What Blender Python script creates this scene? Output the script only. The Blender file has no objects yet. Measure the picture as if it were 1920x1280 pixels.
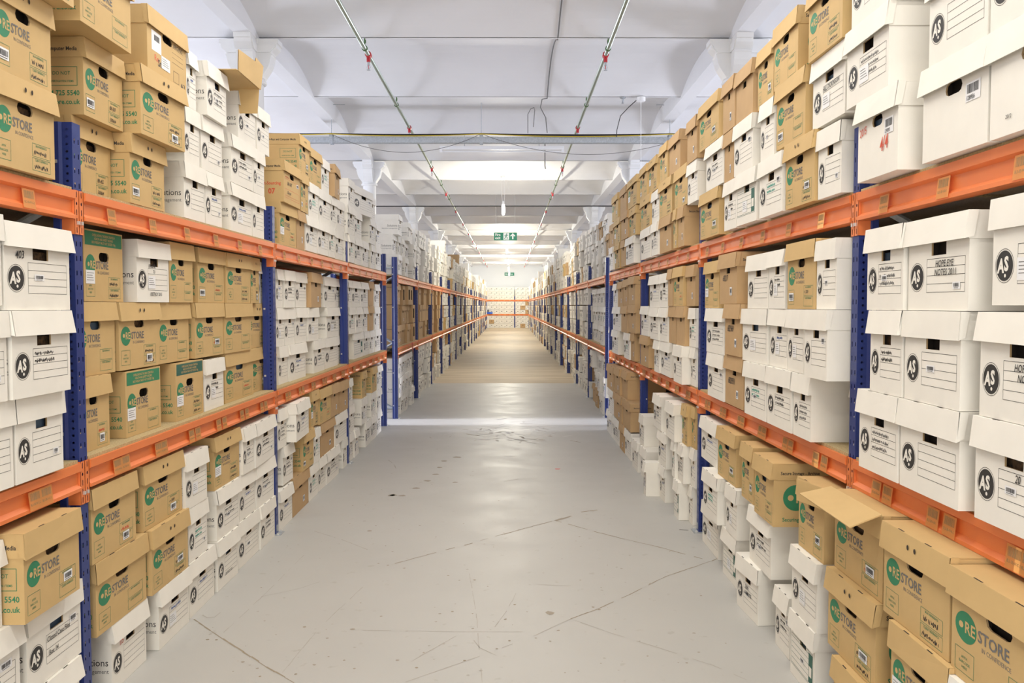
import bpy, math, random
from mathutils import Vector, Matrix
R = random.Random(7)
PI = math.pi
SC = bpy.context.scene
COL = SC.collection

# ------------------------------------------------------------------ camera
F = 1560.0                      # focal length in pixels of the 1920 wide frame
CAMZ = 1.52
PITCH = math.atan(67 / F)
cam_d = bpy.data.cameras.new('camera')
cam_d.lens = F / 1920 * 36
cam_d.sensor_width = 36
cam_d.clip_end = 200
cam = bpy.data.objects.new('camera', cam_d)
COL.objects.link(cam)
cam.location = (0, 0, CAMZ)
cam.rotation_euler = (PI / 2 - PITCH, 0, -math.atan(5 / F))
SC.camera = cam

# ------------------------------------------------------------------ view, world, lights
SC.view_settings.view_transform = 'Standard'
SC.view_settings.look = 'None'
SC.view_settings.exposure = -0.53
SC.view_settings.gamma = 1
SC.view_settings.use_curve_mapping = False
wd = bpy.data.worlds.new('world')
SC.world = wd
wd.use_nodes = True
wd.node_tree.nodes['Background'].inputs[0].default_value = (0.75, 0.85, 1.0, 1)
wd.node_tree.nodes['Background'].inputs[1].default_value = 1.0

WL, WR = -1.55, 1.27            # rack faces left and right of the aisle
WL2, WR2 = -1.50, 1.30          # the farther runs
WALL_L, WALL_R = -7.7, 7.4
COLX = (-2.66, 2.35)            # column lines
CY0, CDY = 8.7, 7.25            # column rhythm
CEIL = 4.27                     # soffit height
Y_END = 58.4

def area(name, loc, rot, sx, sy, power, color):
    l = bpy.data.lights.new(name, 'AREA')
    l.shape = 'RECTANGLE'; l.size = sx; l.size_y = sy
    l.energy = power; l.color = color
    o = bpy.data.objects.new(name, l)
    o.location = loc; o.rotation_euler = rot
    COL.objects.link(o)
    return o

COOL = (0.80, 0.84, 1.0)
WINY = [CY0 + CDY * k - CDY / 2 for k in range(-1, 8)]      # window centres along both side walls
for y in WINY:                                              # daylight through the side windows
    area('daylight', (WALL_L + 0.04, y, 2.9), (0, -PI / 2, 0), 2.2, 4.2, 155, COOL)
    area('daylight', (WALL_R - 0.04, y, 2.9), (0, PI / 2, 0), 2.2, 4.2, 155, COOL)
# the windows at the ends of the cross aisle
area('daylight', (WALL_L + 0.05, 10.82, 1.0), (0, -PI / 2, 0), 1.4, 1.1, 350, COOL)
area('daylight', (WALL_R - 0.05, 10.82, 1.0), (0, PI / 2, 0), 1.4, 1.1, 350, COOL)

for sx_, wx_ in ((-1, WALL_L), (1, WALL_R)):                # low daylight shining along the cross aisle
    o_ = area('daylight', (wx_ - sx_*0.06, 10.82, 1.62), (0, sx_*math.radians(79), 0), .25, 1.0, 38 if sx_ < 0 else 12, (0.86, 0.88, 1.0))
    o_.data.spread = math.radians(24)
# added fill light behind the camera, dressed as an unseen wide window
area('daylight', (-.15, -5.95, 1.9), (PI / 2, 0, 0), 5.0, 2.6, 400, (1.0, 0.96, 0.90))

# ------------------------------------------------------------------ materials
def mat(name, col, rough=0.8, metal=0.0, vary=0.0, scale=12.0, col2=None, bump=0.0, spec=0.5, emis=None, estr=0.0):
    m = bpy.data.materials.new(name); m.use_nodes = True
    nt = m.node_tree; b = nt.nodes['Principled BSDF']
    b.inputs['Base Color'].default_value = (*col, 1)
    b.inputs['Roughness'].default_value = rough
    b.inputs['Metallic'].default_value = metal
    b.inputs['Specular IOR Level'].default_value = spec
    if emis:
        b.inputs['Emission Color'].default_value = (*emis, 1)
        b.inputs['Emission Strength'].default_value = estr
    if vary or bump or col2:
        tc = nt.nodes.new('ShaderNodeTexCoord'); nz = nt.nodes.new('ShaderNodeTexNoise')
        nz.inputs['Scale'].default_value = scale; nz.inputs['Detail'].default_value = 5
        nt.links.new(tc.outputs['Object'], nz.inputs['Vector'])
        if vary or col2:
            rp = nt.nodes.new('ShaderNodeValToRGB')
            rp.color_ramp.elements[0].position = 0.3; rp.color_ramp.elements[1].position = 0.7
            c2 = col2 or tuple(c * (1 - vary) for c in col)
            rp.color_ramp.elements[0].color = (*c2, 1); rp.color_ramp.elements[1].color = (*col, 1)
            nt.links.new(nz.outputs[0], rp.inputs[0]); nt.links.new(rp.outputs[0], b.inputs['Base Color'])
        if bump:
            bp = nt.nodes.new('ShaderNodeBump'); bp.inputs['Strength'].default_value = bump
            bp.inputs['Distance'].default_value = 0.01
            nt.links.new(nz.outputs[0], bp.inputs['Height']); nt.links.new(bp.outputs[0], b.inputs['Normal'])
    return m

M = {}
M['white'] = mat('white_card', (0.85, 0.815, 0.735), 0.75, vary=0.06, scale=9, bump=0.05)
M['whitelid'] = mat('white_card_lid', (0.85, 0.815, 0.735), 0.75, vary=0.06, scale=7, bump=0.05)
M['brown'] = mat('brown_card', (0.61, 0.415, 0.18), 0.75, vary=0.08, scale=9, bump=0.05)
M['tan'] = mat('tan_card', (0.53, 0.345, 0.17), 0.78, vary=0.10, scale=9, bump=0.05)
M['edge'] = mat('card_edge', (0.40, 0.27, 0.13), 0.85)
M['dark'] = mat('files_and_hole_shade', (0.035, 0.025, 0.018), 0.9)  # dark files; also the shade painted into flat slots and holes
M['filesblue'] = mat('files_blue', (0.10, 0.16, 0.24), 0.8)
M['filesbuff'] = mat('files_buff', (0.16, 0.09, 0.04), 0.8, col2=(0.02, 0.015, 0.01), scale=60)
M['ink'] = mat('black_ink', (0.03, 0.028, 0.027), 0.6)
M['grey'] = mat('grey_ink', (0.16, 0.155, 0.15), 0.7)
M['green'] = mat('green_ink', (0.03, 0.215, 0.10), 0.6)
M['dgreen'] = mat('dark_green_ink', (0.03, 0.12, 0.09), 0.6)
M['red'] = mat('red_ink', (0.65, 0.09, 0.04), 0.6)
M['blueink'] = mat('blue_ink', (0.08, 0.16, 0.45), 0.6)
M['teal'] = mat('teal_ink', (0.05, 0.42, 0.33), 0.6)
M['paper'] = mat('paper_label', (0.82, 0.82, 0.82), 0.6)
M['post'] = mat('blue_steel', (0.020, 0.040, 0.205), 0.35, vary=0.1, scale=6)
M['beam'] = mat('orange_steel', (0.80, 0.215, 0.06), 0.42, vary=0.06, scale=4)
M['sticker'] = mat('orange_sticker', (1.0, 0.52, 0.17), 0.5)
M['stain'] = mat('floor_stain', (0.33, 0.29, 0.235), 0.8)
M['crack'] = mat('floor_crack', (0.30, 0.25, 0.18), 0.8)
M['scratch'] = mat('floor_scratch', (0.40, 0.375, 0.335), 0.8)
M['scuff'] = mat('floor_scuff', (0.55, 0.54, 0.52), 0.7)
M['galv'] = mat('galvanised_steel', (0.50, 0.53, 0.56), 0.45, metal=0.5, vary=0.25, scale=60)
M['bolt'] = mat('bolt_steel', (0.8, 0.8, 0.78), 0.3, metal=0.7)
M['chip'] = mat('chipboard', (0.58, 0.46, 0.25), 0.85, col2=(0.36, 0.26, 0.12), scale=160, bump=0.15)
M['paint'] = mat('ceiling_paint', (0.80, 0.80, 0.81), 0.6, vary=0.05, scale=1.2, bump=0.03)
M['wall'] = mat('wall_paint', (0.84, 0.85, 0.84), 0.7, vary=0.03, scale=1.0)
M['iron'] = mat('column_paint', (0.83, 0.83, 0.82), 0.45, vary=0.04, scale=5, bump=0.03)
M['pipe'] = mat('galvanised_pipe', (0.50, 0.56, 0.48), 0.28, metal=0.8)
M['pipegreen'] = mat('green_clamp', (0.05, 0.13, 0.03), 0.4, metal=0.3)
M['redpart'] = mat('red_sprinkler', (0.50, 0.02, 0.03), 0.4)
M['black'] = mat('black_rubber', (0.02, 0.02, 0.022), 0.5)
M['yellow'] = mat('yellow_cable', (0.55, 0.40, 0.03), 0.5)
M['cord'] = mat('white_plastic', (0.85, 0.85, 0.85), 0.4)
M['signgreen'] = mat('sign_green', (0.0, 0.22, 0.12), 0.5)
M['signwhite'] = mat('sign_white', (0.9, 0.92, 0.9), 0.5)
M['lamp'] = mat('lit_bulb', (1, 1, 1), 0.5, emis=(1.0, 0.93, 0.78), estr=30)
M['tube'] = mat('fluorescent_tube', (0.9, 0.93, 0.95), 0.3, emis=(1.0, 0.97, 0.9), estr=5)
M['binblue'] = mat('blue_plastic', (0.02, 0.12, 0.65), 0.4)
M['glass'] = mat('window_glass', (0.85, 0.92, 1.0), 0.1, emis=(0.80, 0.9, 1.0), estr=1.0)
M['redtag'] = mat('red_tag', (0.62, 0.06, 0.05), 0.5)

def floor_material():
    m = bpy.data.materials.new('painted_concrete'); m.use_nodes = True
    nt = m.node_tree; N = nt.nodes; L = nt.links; b = N['Principled BSDF']
    tc = N.new('ShaderNodeTexCoord')
    sep = N.new('ShaderNodeSeparateXYZ'); L.new(tc.outputs['Object'], sep.inputs[0])
    def noise(scale, det=6, vec=None, dist=0.0):
        n = N.new('ShaderNodeTexNoise'); n.inputs['Scale'].default_value = scale
        n.inputs['Detail'].default_value = det; n.inputs['Distortion'].default_value = dist
        L.new(vec or tc.outputs['Object'], n.inputs['Vector']); return n
    def ramp(src, stops):
        r = N.new('ShaderNodeValToRGB'); L.new(src, r.inputs[0])
        e = r.color_ramp.elements
        e[0].position, e[0].color = stops[0][0], (*stops[0][1], 1)
        e[1].position, e[1].color = stops[1][0], (*stops[1][1], 1)
        for p, c in stops[2:]:
            x = e.new(p); x.color = (*c, 1)
        return r
    def mix(fac, a, c, mode='MIX', f=None):
        x = N.new('ShaderNodeMix'); x.data_type = 'RGBA'; x.blend_type = mode
        if f is not None: x.inputs[0].default_value = f
        else: L.new(fac, x.inputs[0])
        for s, k in ((a, 6), (c, 7)):
            if isinstance(s, tuple): x.inputs[k].default_value = (*s, 1)
            else: L.new(s, x.inputs[k])
        return x.outputs[2]
    mp = N.new('ShaderNodeMapping'); mp.inputs['Scale'].default_value = (0.5, 2.4, 1)
    L.new(tc.outputs['Object'], mp.inputs[0])
    base = ramp(noise(0.9).outputs[0], [(0.3, (0.445, 0.435, 0.41)), (0.7, (0.475, 0.465, 0.44))]).outputs[0]
    wood = ramp(noise(1.6, 8, mp.outputs[0]).outputs[0], [(0.35, (0.40, 0.325, 0.225)), (0.65, (0.53, 0.445, 0.33))]).outputs[0]
    gt = N.new('ShaderNodeMath'); gt.operation = 'GREATER_THAN'; gt.inputs[1].default_value = 16.3
    L.new(sep.outputs['Y'], gt.inputs[0])
    c = mix(gt.outputs[0], base, wood)
    # scuffs
    sc = ramp(noise(14, 3).outputs[0], [(0.66, (1, 1, 1)), (0.74, (0.80, 0.77, 0.72))]).outputs[0]
    c = mix(None, c, sc, 'MULTIPLY', f=0.55)
    L.new(c, b.inputs['Base Color'])
    rr = ramp(noise(3.0, 4).outputs[0], [(0.3, (0.42, 0.42, 0.42)), (0.7, (0.52, 0.52, 0.52))]).outputs[0]
    rw = mix(gt.outputs[0], rr, (0.6, 0.6, 0.6)); L.new(rw, b.inputs['Roughness'])
    b.inputs['Specular IOR Level'].default_value = 0.35
    bp = N.new('ShaderNodeBump'); bp.inputs['Strength'].default_value = 0.03; bp.inputs['Distance'].default_value = 0.01
    L.new(noise(2.2, 3).outputs[0], bp.inputs['Height']); L.new(bp.outputs[0], b.inputs['Normal'])
    return m
M['floor'] = floor_material()

# ------------------------------------------------------------------ mesh builder
class MB:
    def __init__(s): s.v = []; s.f = []; s.m = []; s.mats = []
    def mi(s, k):
        if k not in s.mats: s.mats.append(k)
        return s.mats.index(k)
    def face(s, pts, k):
        n = len(s.v); s.v += [tuple(p) for p in pts]; s.f.append(tuple(range(n, n + len(pts)))); s.m.append(s.mi(k))
    def raw(s, vs, fs, k):
        n = len(s.v); s.v += [tuple(p) for p in vs]; i = s.mi(k)
        for f in fs: s.f.append(tuple(n + a for a in f)); s.m.append(i)
    def box(s, a, b, k, skip=()):
        x0, y0, z0 = a; x1, y1, z1 = b
        vs = [(x0,y0,z0),(x1,y0,z0),(x1,y1,z0),(x0,y1,z0),(x0,y0,z1),(x1,y0,z1),(x1,y1,z1),(x0,y1,z1)]
        fs = {'-z':(3,2,1,0),'+z':(4,5,6,7),'-y':(0,1,5,4),'+x':(1,2,6,5),'+y':(2,3,7,6),'-x':(3,0,4,7)}
        s.raw(vs, [q for n, q in fs.items() if n not in skip], k)
    def tube(s, pts, r, k, n=8, cap=True):
        pts = [Vector(p) for p in pts]; vs = []; fs = []
        up = Vector((0, 0, 1)); prev = None
        for i, p in enumerate(pts):
            d = (pts[min(i+1, len(pts)-1)] - pts[max(i-1, 0)]).normalized()
            if prev is None:
                a = d.cross(up)
                if a.length < 1e-3: a = d.cross(Vector((1, 0, 0)))
            else: a = prev - d * prev.dot(d)
            a.normalize(); b = d.cross(a); prev = a
            rr = r[i] if isinstance(r, (list, tuple)) else r
            for j in range(n):
                t = 2 * PI * j / n; vs.append(p + (a * math.cos(t) + b * math.sin(t)) * rr)
        for i in range(len(pts) - 1):
            for j in range(n):
                fs.append((i*n+j, i*n+(j+1) % n, (i+1)*n+(j+1) % n, (i+1)*n+j))
        if cap: fs.append(tuple(range(n-1, -1, -1))); fs.append(tuple((len(pts)-1)*n + j for j in range(n)))
        s.raw(vs, fs, k)
    def lathe(s, prof, k, n=20, c=(0, 0, 0)):
        vs = []; fs = []
        for r, z in prof:
            for j in range(n):
                t = 2*PI*j/n; vs.append((c[0]+r*math.cos(t), c[1]+r*math.sin(t), c[2]+z))
        for i in range(len(prof)-1):
            for j in range(n):
                fs.append((i*n+j, i*n+(j+1) % n, (i+1)*n+(j+1) % n, (i+1)*n+j))
        s.raw(vs, fs, k)
    def prism(s, prof, f0, f1, k, caps=True):      # prof: 2-D loop, f0/f1 map it to 3-D
        a = [f0(p) for p in prof]; b = [f1(p) for p in prof]; n = len(prof)
        fs = [(i, (i+1) % n, n+(i+1) % n, n+i) for i in range(n)]
        if caps: fs += [tuple(range(n-1, -1, -1)), tuple(range(n, 2*n))]
        s.raw(a + b, fs, k)
    def holed(s, rect, loop, to3, k):              # rectangle with a polygonal hole; loop counter-clockwise from the lower left
        x0, z0, x1, z1 = rect
        cx = sum(p[0] for p in loop)/len(loop); cz = sum(p[1] for p in loop)/len(loop)
        outer = []
        for (x, z) in loop:
            dx, dz = x-cx, z-cz
            t = min(((x1-cx)/dx if dx > 1e-9 else 9e9), ((x0-cx)/dx if dx < -1e-9 else 9e9),
                    ((z1-cz)/dz if dz > 1e-9 else 9e9), ((z0-cz)/dz if dz < -1e-9 else 9e9))
            outer.append((cx+dx*t, cz+dz*t))
        n = len(loop)
        corner = [(x0, z0), (x1, z0), (x1, z1), (x0, z1)]
        for i in range(n):
            j = (i+1) % n
            a, b = outer[i], outer[j]
            pts = [a]
            def side(p):
                if abs(p[1]-z0) < 1e-7: return 0
                if abs(p[0]-x1) < 1e-7: return 1
                if abs(p[1]-z1) < 1e-7: return 2
                return 3
            sa, sb = side(a), side(b)
            while sa != sb:
                sa = (sa+1) % 4; c = corner[sa]
                if abs(c[0]-a[0])+abs(c[1]-a[1]) > 1e-6 and abs(c[0]-b[0])+abs(c[1]-b[1]) > 1e-6: pts.append(c)
            pts.append(b)
            s.face([to3(p) for p in [loop[i]] + pts + [loop[j]]], k)
    def mesh(s, name, smooth=False):
        me = bpy.data.meshes.new(name); me.from_pydata(s.v, [], s.f)
        for k in s.mats: me.materials.append(M[k])
        me.polygons.foreach_set('material_index', s.m)
        if smooth: me.polygons.foreach_set('use_smooth', [True]*len(s.f))
        me.update(); return me
    def build(s, name, parent=None, smooth=False, loc=None):
        return link(name, s.mesh(name, smooth), parent, loc)

def link(name, me, parent=None, loc=None, rz=0.0):
    o = bpy.data.objects.new(name, me); COL.objects.link(o)
    if parent is not None: o.parent = parent
    if loc is not None: o.location = loc
    if rz: o.rotation_euler = (0, 0, rz)
    return o
LABELS = {}
def tag(o, label, cat, group=None, kind=None):
    n = len(label.split())
    if not 4 <= n <= 16: print('LABEL LENGTH', n, label)
    if kind != 'stuff':
        LABELS[label] = LABELS.get(label, 0) + 1
    o['label'] = label; o['category'] = cat
    if group: o['group'] = group
    if kind: o['kind'] = kind
    return o
def empty(name, loc=(0, 0, 0), rz=0.0):
    o = bpy.data.objects.new(name, None); COL.objects.link(o); o.location = loc; o.rotation_euler = (0, 0, rz)
    o.empty_display_size = 0.05
    return o
def struct(o): o['kind'] = 'structure'; return o

# lettering as flat polygons (x right, y up), cached
_txt = {}
def text_geo(body, size, bold=0.0, shear=0.0, xs=1.0, align='LEFT'):
    key = (body, bold, shear, align)
    if key not in _txt:
        c = bpy.data.curves.new('lettering', 'FONT'); c.body = body; c.size = 1.0; c.offset = bold; c.shear = shear
        c.align_x = align; c.resolution_u = 2
        o = bpy.data.objects.new('lettering', c); COL.objects.link(o)
        bpy.context.view_layer.update()
        dg = bpy.context.evaluated_depsgraph_get()
        me = bpy.data.meshes.new_from_object(o.evaluated_get(dg))
        _txt[key] = ([tuple(v.co) for v in me.vertices], [tuple(p.vertices) for p in me.polygons])
        bpy.data.meshes.remove(me); bpy.data.objects.remove(o); bpy.data.curves.remove(c)
    v, f = _txt[key]
    return [(x*size*xs, y*size) for x, y, z in v], f
def put_text(mb, to3, body, x, z, size, k, bold=0.0, shear=0.0, xs=1.0, align='LEFT', ang=0.0, lift=1):
    v, f = text_geo(body, size, bold, shear, xs, align)
    ca, sa = math.cos(ang), math.sin(ang)
    mb.raw([to3((x + a*ca - b*sa, z + a*sa + b*ca), lift) for a, b in v], f, k)
def rect(mb, to3, x0, z0, x1, z1, k, lift=1):
    mb.face([to3(p, lift) for p in ((x0, z0), (x1, z0), (x1, z1), (x0, z1))], k)
def outline(mb, to3, x0, z0, x1, z1, t, k, lift=1):
    rect(mb, to3, x0, z0, x1, z0+t, k, lift); rect(mb, to3, x0, z1-t, x1, z1, k, lift)
    rect(mb, to3, x0, z0+t, x0+t, z1-t, k, lift); rect(mb, to3, x1-t, z0+t, x1, z1-t, k, lift)
def disc(mb, to3, x, z, r, k, lift=1, n=28):
    mb.face([to3((x+r*math.cos(2*PI*i/n), z+r*math.sin(2*PI*i/n)), lift) for i in range(n)], k)
def ring(mb, to3, x, z, r0, r1, k, lift=1, n=28):
    for i in range(n):
        a, b = 2*PI*i/n, 2*PI*(i+1)/n
        mb.face([to3((x+r0*math.cos(a), z+r0*math.sin(a)), lift), to3((x+r1*math.cos(a), z+r1*math.sin(a)), lift),
                 to3((x+r1*math.cos(b), z+r1*math.sin(b)), lift), to3((x+r0*math.cos(b), z+r0*math.sin(b)), lift)], k)
def bars(mb, to3, x0, z0, x1, z1, k, rr, lift=2):
    x = x0
    while x < x1:
        w = rr.choice((0.0008, 0.0014, 0.0022)); rect(mb, to3, x, z0, min(x+w, x1), z1, k, lift); x += w + rr.choice((0.0009, 0.0015))
def scrawl(mb, to3, x, z, w, h, k, rr, lift=1, t=0.0011):   # illegible handwriting: a wavering pen line
    n = int(w / (h*0.38)) * 2; pts = []
    for i in range(n+1):
        pts.append((x + w*i/n + rr.uniform(-.15, .15)*h, z + (h*rr.uniform(.55, 1.0) if i % 2 else h*rr.uniform(-.1, .3))))
    for i in range(n):
        if rr.random() < 0.12: continue
        (ax, az), (bx, bz) = pts[i], pts[i+1]
        mb.face([to3(p, lift) for p in ((ax-t, az), (ax+t, az), (bx+t, bz), (bx-t, bz))], k)

# ------------------------------------------------------------------ archive boxes
BW, BD = 0.34, 0.39
HT = {'W': .268, 'B': .283, 'K': .280, 'P': .272, 'O': .283, 'A': .290, 'F': .283, 'G': .268, 'C': .285}
BODYMAT = {'W': 'white', 'B': 'brown', 'K': 'tan', 'P': 'white', 'O': 'brown', 'A': 'brown', 'F': 'brown', 'G': 'white', 'C': 'tan'}
EPS = 0.0005
def front3(p, lift=0): return (p[0], -EPS*lift, p[1])
def left3(p, lift=0): return (-BW/2 - EPS*lift, -p[0], p[1])     # p[0] runs towards the front: 0 at front, negative behind
def right3(p, lift=0): return (BW/2 + EPS*lift, p[0], p[1])
def oval(cx, cz, w, h, n=5):
    r = h/2; pts = []
    for i in range(n): a = -PI/2 - 0.0 + PI*i/(n-1); pts.append((cx+w/2-r+r*math.cos(a), cz+r*math.sin(a)))
    for i in range(n): a = PI/2 + PI*i/(n-1); pts.append((cx-w/2+r+r*math.cos(a), cz+r*math.sin(a)))
    return pts
def recthole(cx, cz, w, h): return [(cx-w/2, cz-h/2), (cx+w/2, cz-h/2), (cx+w/2, cz+h/2), (cx-w/2, cz+h/2)]

def restore_print(mb, t3, x0, h, dz=0.0):
    cz = h*0.50 + dz; cx = x0 + .055
    disc(mb, t3, cx, cz, .040, 'green', 1)
    disc(mb, t3, cx-.017, cz+.002, .0085, 'brown', 2)
    put_text(mb, t3, 'RE', cx-.004, cz-.013, .042, 'brown', .02, 0, .86, lift=2)
    put_text(mb, t3, 'STORE', cx+.044, cz-.013, .042, 'grey', .018, 0, .86, lift=2)
    put_text(mb, t3, 'IN CONFIDENCE', cx+.058, cz-.034, .0165, 'grey', 0, 0, .80, lift=1)

def make_body(kind, var=0, extra=''):
    rr = random.Random(hash((kind, var, len(extra))) if False else (ord(kind)*131 + var*17 + len(extra)*7))
    mb = MB(); h = HT[kind]; bm = BODYMAT[kind]; hb = h - .006; w = BW/2
    lidh = .078
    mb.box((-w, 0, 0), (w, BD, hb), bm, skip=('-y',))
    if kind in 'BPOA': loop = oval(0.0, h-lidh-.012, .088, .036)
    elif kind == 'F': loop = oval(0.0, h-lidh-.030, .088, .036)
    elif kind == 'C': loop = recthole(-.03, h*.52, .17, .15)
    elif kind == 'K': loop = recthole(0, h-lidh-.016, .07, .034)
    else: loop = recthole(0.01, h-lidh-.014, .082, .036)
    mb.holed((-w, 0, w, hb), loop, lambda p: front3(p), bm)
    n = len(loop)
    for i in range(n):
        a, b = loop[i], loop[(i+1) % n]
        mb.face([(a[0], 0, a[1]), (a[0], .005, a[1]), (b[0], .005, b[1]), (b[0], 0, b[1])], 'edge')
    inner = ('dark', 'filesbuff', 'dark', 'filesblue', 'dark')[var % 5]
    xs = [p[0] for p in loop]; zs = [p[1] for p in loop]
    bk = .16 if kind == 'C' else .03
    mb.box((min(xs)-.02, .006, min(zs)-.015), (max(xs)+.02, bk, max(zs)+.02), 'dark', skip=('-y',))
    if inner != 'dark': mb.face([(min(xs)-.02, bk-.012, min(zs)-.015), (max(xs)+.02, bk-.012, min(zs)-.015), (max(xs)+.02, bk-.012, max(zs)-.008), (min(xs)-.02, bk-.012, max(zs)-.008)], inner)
    t = front3
    if kind in 'WG' and kind == 'W':
        cz = .098; cx = -w+.055
        disc(mb, t, cx, cz, .038, 'ink', 1); ring(mb, t, cx, cz, .0415, .0428, 'ink', 1)
        put_text(mb, t, 'A', cx-.0305, cz-.016, .048, 'white', .045, .12, .84, lift=2)
        put_text(mb, t, 'S', cx-.0005, cz-.0115, .048, 'white', .045, .0, .86, lift=2)
        disc(mb, t, cx+.004, cz-.0245, .0048, 'white', 2, 10)
        x0, x1 = cx+.058, w-.018
        for i in range(5): rect(mb, t, x0, .052+i*.024, x1, .0532+i*.024, 'ink', 1)
        rect(mb, t, x0, .052, x0+.001, .148, 'ink', 1); rect(mb, t, x1-.001, .052, x1, .148, 'ink', 1)
        if 'plainform' not in extra and not extra:
            if var % 6 == 1:
                for i in range(2): scrawl(mb, t, x0+.01, .104+i*.024, .10+rr.random()*.05, .014, 'ink', rr)
            if var % 6 == 3:
                for i in range(3): scrawl(mb, t, x0+.01, .080+i*.024, .12+rr.random()*.04, .013, 'grey', rr)
            if var % 6 == 4: scrawl(mb, t, x0+.02, .128, .11, .016, 'blueink', rr)
            if var % 6 == 5:
                for i in range(2): scrawl(mb, t, x0+.006, .104+i*.024, .12, .015, 'teal' if var > 6 else 'ink', rr)
        put_text(mb, left3, 'Solutions', -.012, .105, .040, 'ink', 0, 0, .92, 'RIGHT')
        put_text(mb, left3, 'document management', -.012, .075, .024, 'grey', 0, 0, .92, 'RIGHT')
    elif kind == 'G':
        for i in range(6): rect(mb, t, -w+.02, .05+i*.022, w-.08, .0515+i*.022, 'dgreen', 1)
        rect(mb, t, w-.082, .05, w-.03, .166, 'dgreen', 1); rect(mb, t, w-.076, .075, w-.040, .115, 'white', 2)
        outline(mb, t, -w+.015, .044, w-.025, .172, .0015, 'dgreen', 1)
    elif kind in 'BF':
        restore_print(mb, t, -w, h)
        outline(mb, t, -w+.016, .020, -w+.088, .082, .0012, 'green', 1)
        for i, s in enumerate(('AFFIX', 'BARCODE', 'HERE')): put_text(mb, t, s, -w+.052, .058-i*.013, .010, 'green', 0, 0, .9, 'CENTER')
        outline(mb, t, w-.135, .012, w-.028, .052, .0012, 'green', 1); outline(mb, t, w-.135, .056, w-.028, .098, .0012, 'green', 1)
        put_text(mb, t, 'BOX REFERENCE', w-.0815, .087, .0095, 'green', .01, 0, .9, 'CENTER')
        put_text(mb, t, 'CLIENT REFERENCE', w-.0815, .042, .0095, 'green', .01, 0, .9, 'CENTER')
        if var % 3 == 1 and not extra:
            scrawl(mb, t, w-.125, .063, .075, .016, 'ink', rr); scrawl(mb, t, w-.125, .018, .08, .016, 'ink', rr)
        if var % 3 == 2 and not extra: scrawl(mb, t, w-.12, .063, .06, .014, 'red', rr)
        # sides
        put_text(mb, left3, '0844 725 5540', -.015, .070, .026, 'green', .02, 0, .9, 'RIGHT')
        put_text(mb, left3, 'restore.co.uk', -.015, .038, .026, 'green', .02, 0, .9, 'RIGHT')
        outline(mb, left3, -.14, .105, -.022, .175, .002, 'green', 1)
        put_text(mb, left3, 'DO NOT', -.081, .145, .018, 'green', .01, 0, .9, 'CENTER')
        put_text(mb, left3, 'OVERTIGHTEN ITEMS', -.081, .118, .0105, 'green', .01, 0, .9, 'CENTER')
        cx, cz = .10, h*.46
        disc(mb, right3, cx, cz, .058, 'green', 1); disc(mb, right3, cx-.024, cz, .013, 'brown', 2)
        put_text(mb, right3, 'RE', cx-.003, cz-.022, .066, 'brown', .02, 0, .9, lift=2)
        put_text(mb, right3, 'STORE', cx+.072, cz-.022, .066, 'grey', .02, 0, .9, lift=1)
        put_text(mb, right3, 'Securing your', .04, .025, .024, 'green', .02, 0, .9)
        if kind == 'F':
            rect(mb, t, -w+.012, h-.066, w-.008, h-.012, 'dgreen' if var % 2 else 'green', 1)
            for i, s in enumerate(('OVERLOADING THIS BOX CREATES A', 'HEALTH AND SAFETY HAZARD', 'BOX WEIGHT MUST NOT EXCEED 15kg')):
                put_text(mb, t, s, 0, h-.030-i*.014, .0135, 'brown', .015, 0, .86, 'CENTER', lift=2)
    elif kind == 'P':
        pass
    elif kind == 'O':
        rect(mb, t, -w+.03, .05, w-.03, .0515, 'red', 1); outline(mb, t, -w+.02, .035, w-.02, .165, .0014, 'red', 1)
        rect(mb, t, -w+.03, .095, w-.03, .0965, 'red', 1)
        put_text(mb, t, 'DESCRIPTION', -w+.03, .172, .013, 'red', .01)
        put_text(mb, left3, 'Out-Sourcing', -.02, .115, .030, 'red', .02, 0, .9, 'RIGHT')
        put_text(mb, left3, '07', -.06, .055, .050, 'red', .03, 0, .9, 'RIGHT')
    elif kind == 'A':
        rect(mb, t, -w+.035, .115, -w+.115, .20, 'paper', 1); bars(mb, t, -w+.055, .16, -w+.10, .185, 'ink', rr)
        put_text(mb, t, 'Store', -w+.085, .060, .042, 'ink', .02, 0, .9); put_text(mb, t, 'Re', -w+.055, .075, .040, 'red', .0, 0, .9)
        put_text(mb, t, 'A3', w-.055, .025, .036, 'ink', .02)
        outline(mb, t, w-.12, .035, w-.07, .085, .0013, 'ink', 1)
        for i in range(4): rect(mb, t, w-.13, .12+i*.022, w-.03, .121+i*.022, 'ink', 1)
        put_text(mb, t, 'BEGINS', w-.12, .19, .026, 'ink', 0, .2)
    # writing and labels of one box
    for item in [e for e in extra.split('|') if e]:
        q = item.split('~')      # text ~ x ~ z ~ size ~ ink ~ angle
        put_text(mb, t, q[0], float(q[1]), float(q[2]), float(q[3]), q[4], .012, .18, .85, ang=float(q[5]) if len(q) > 5 else 0.0, lift=5)
    return mb.mesh('body')

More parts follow.
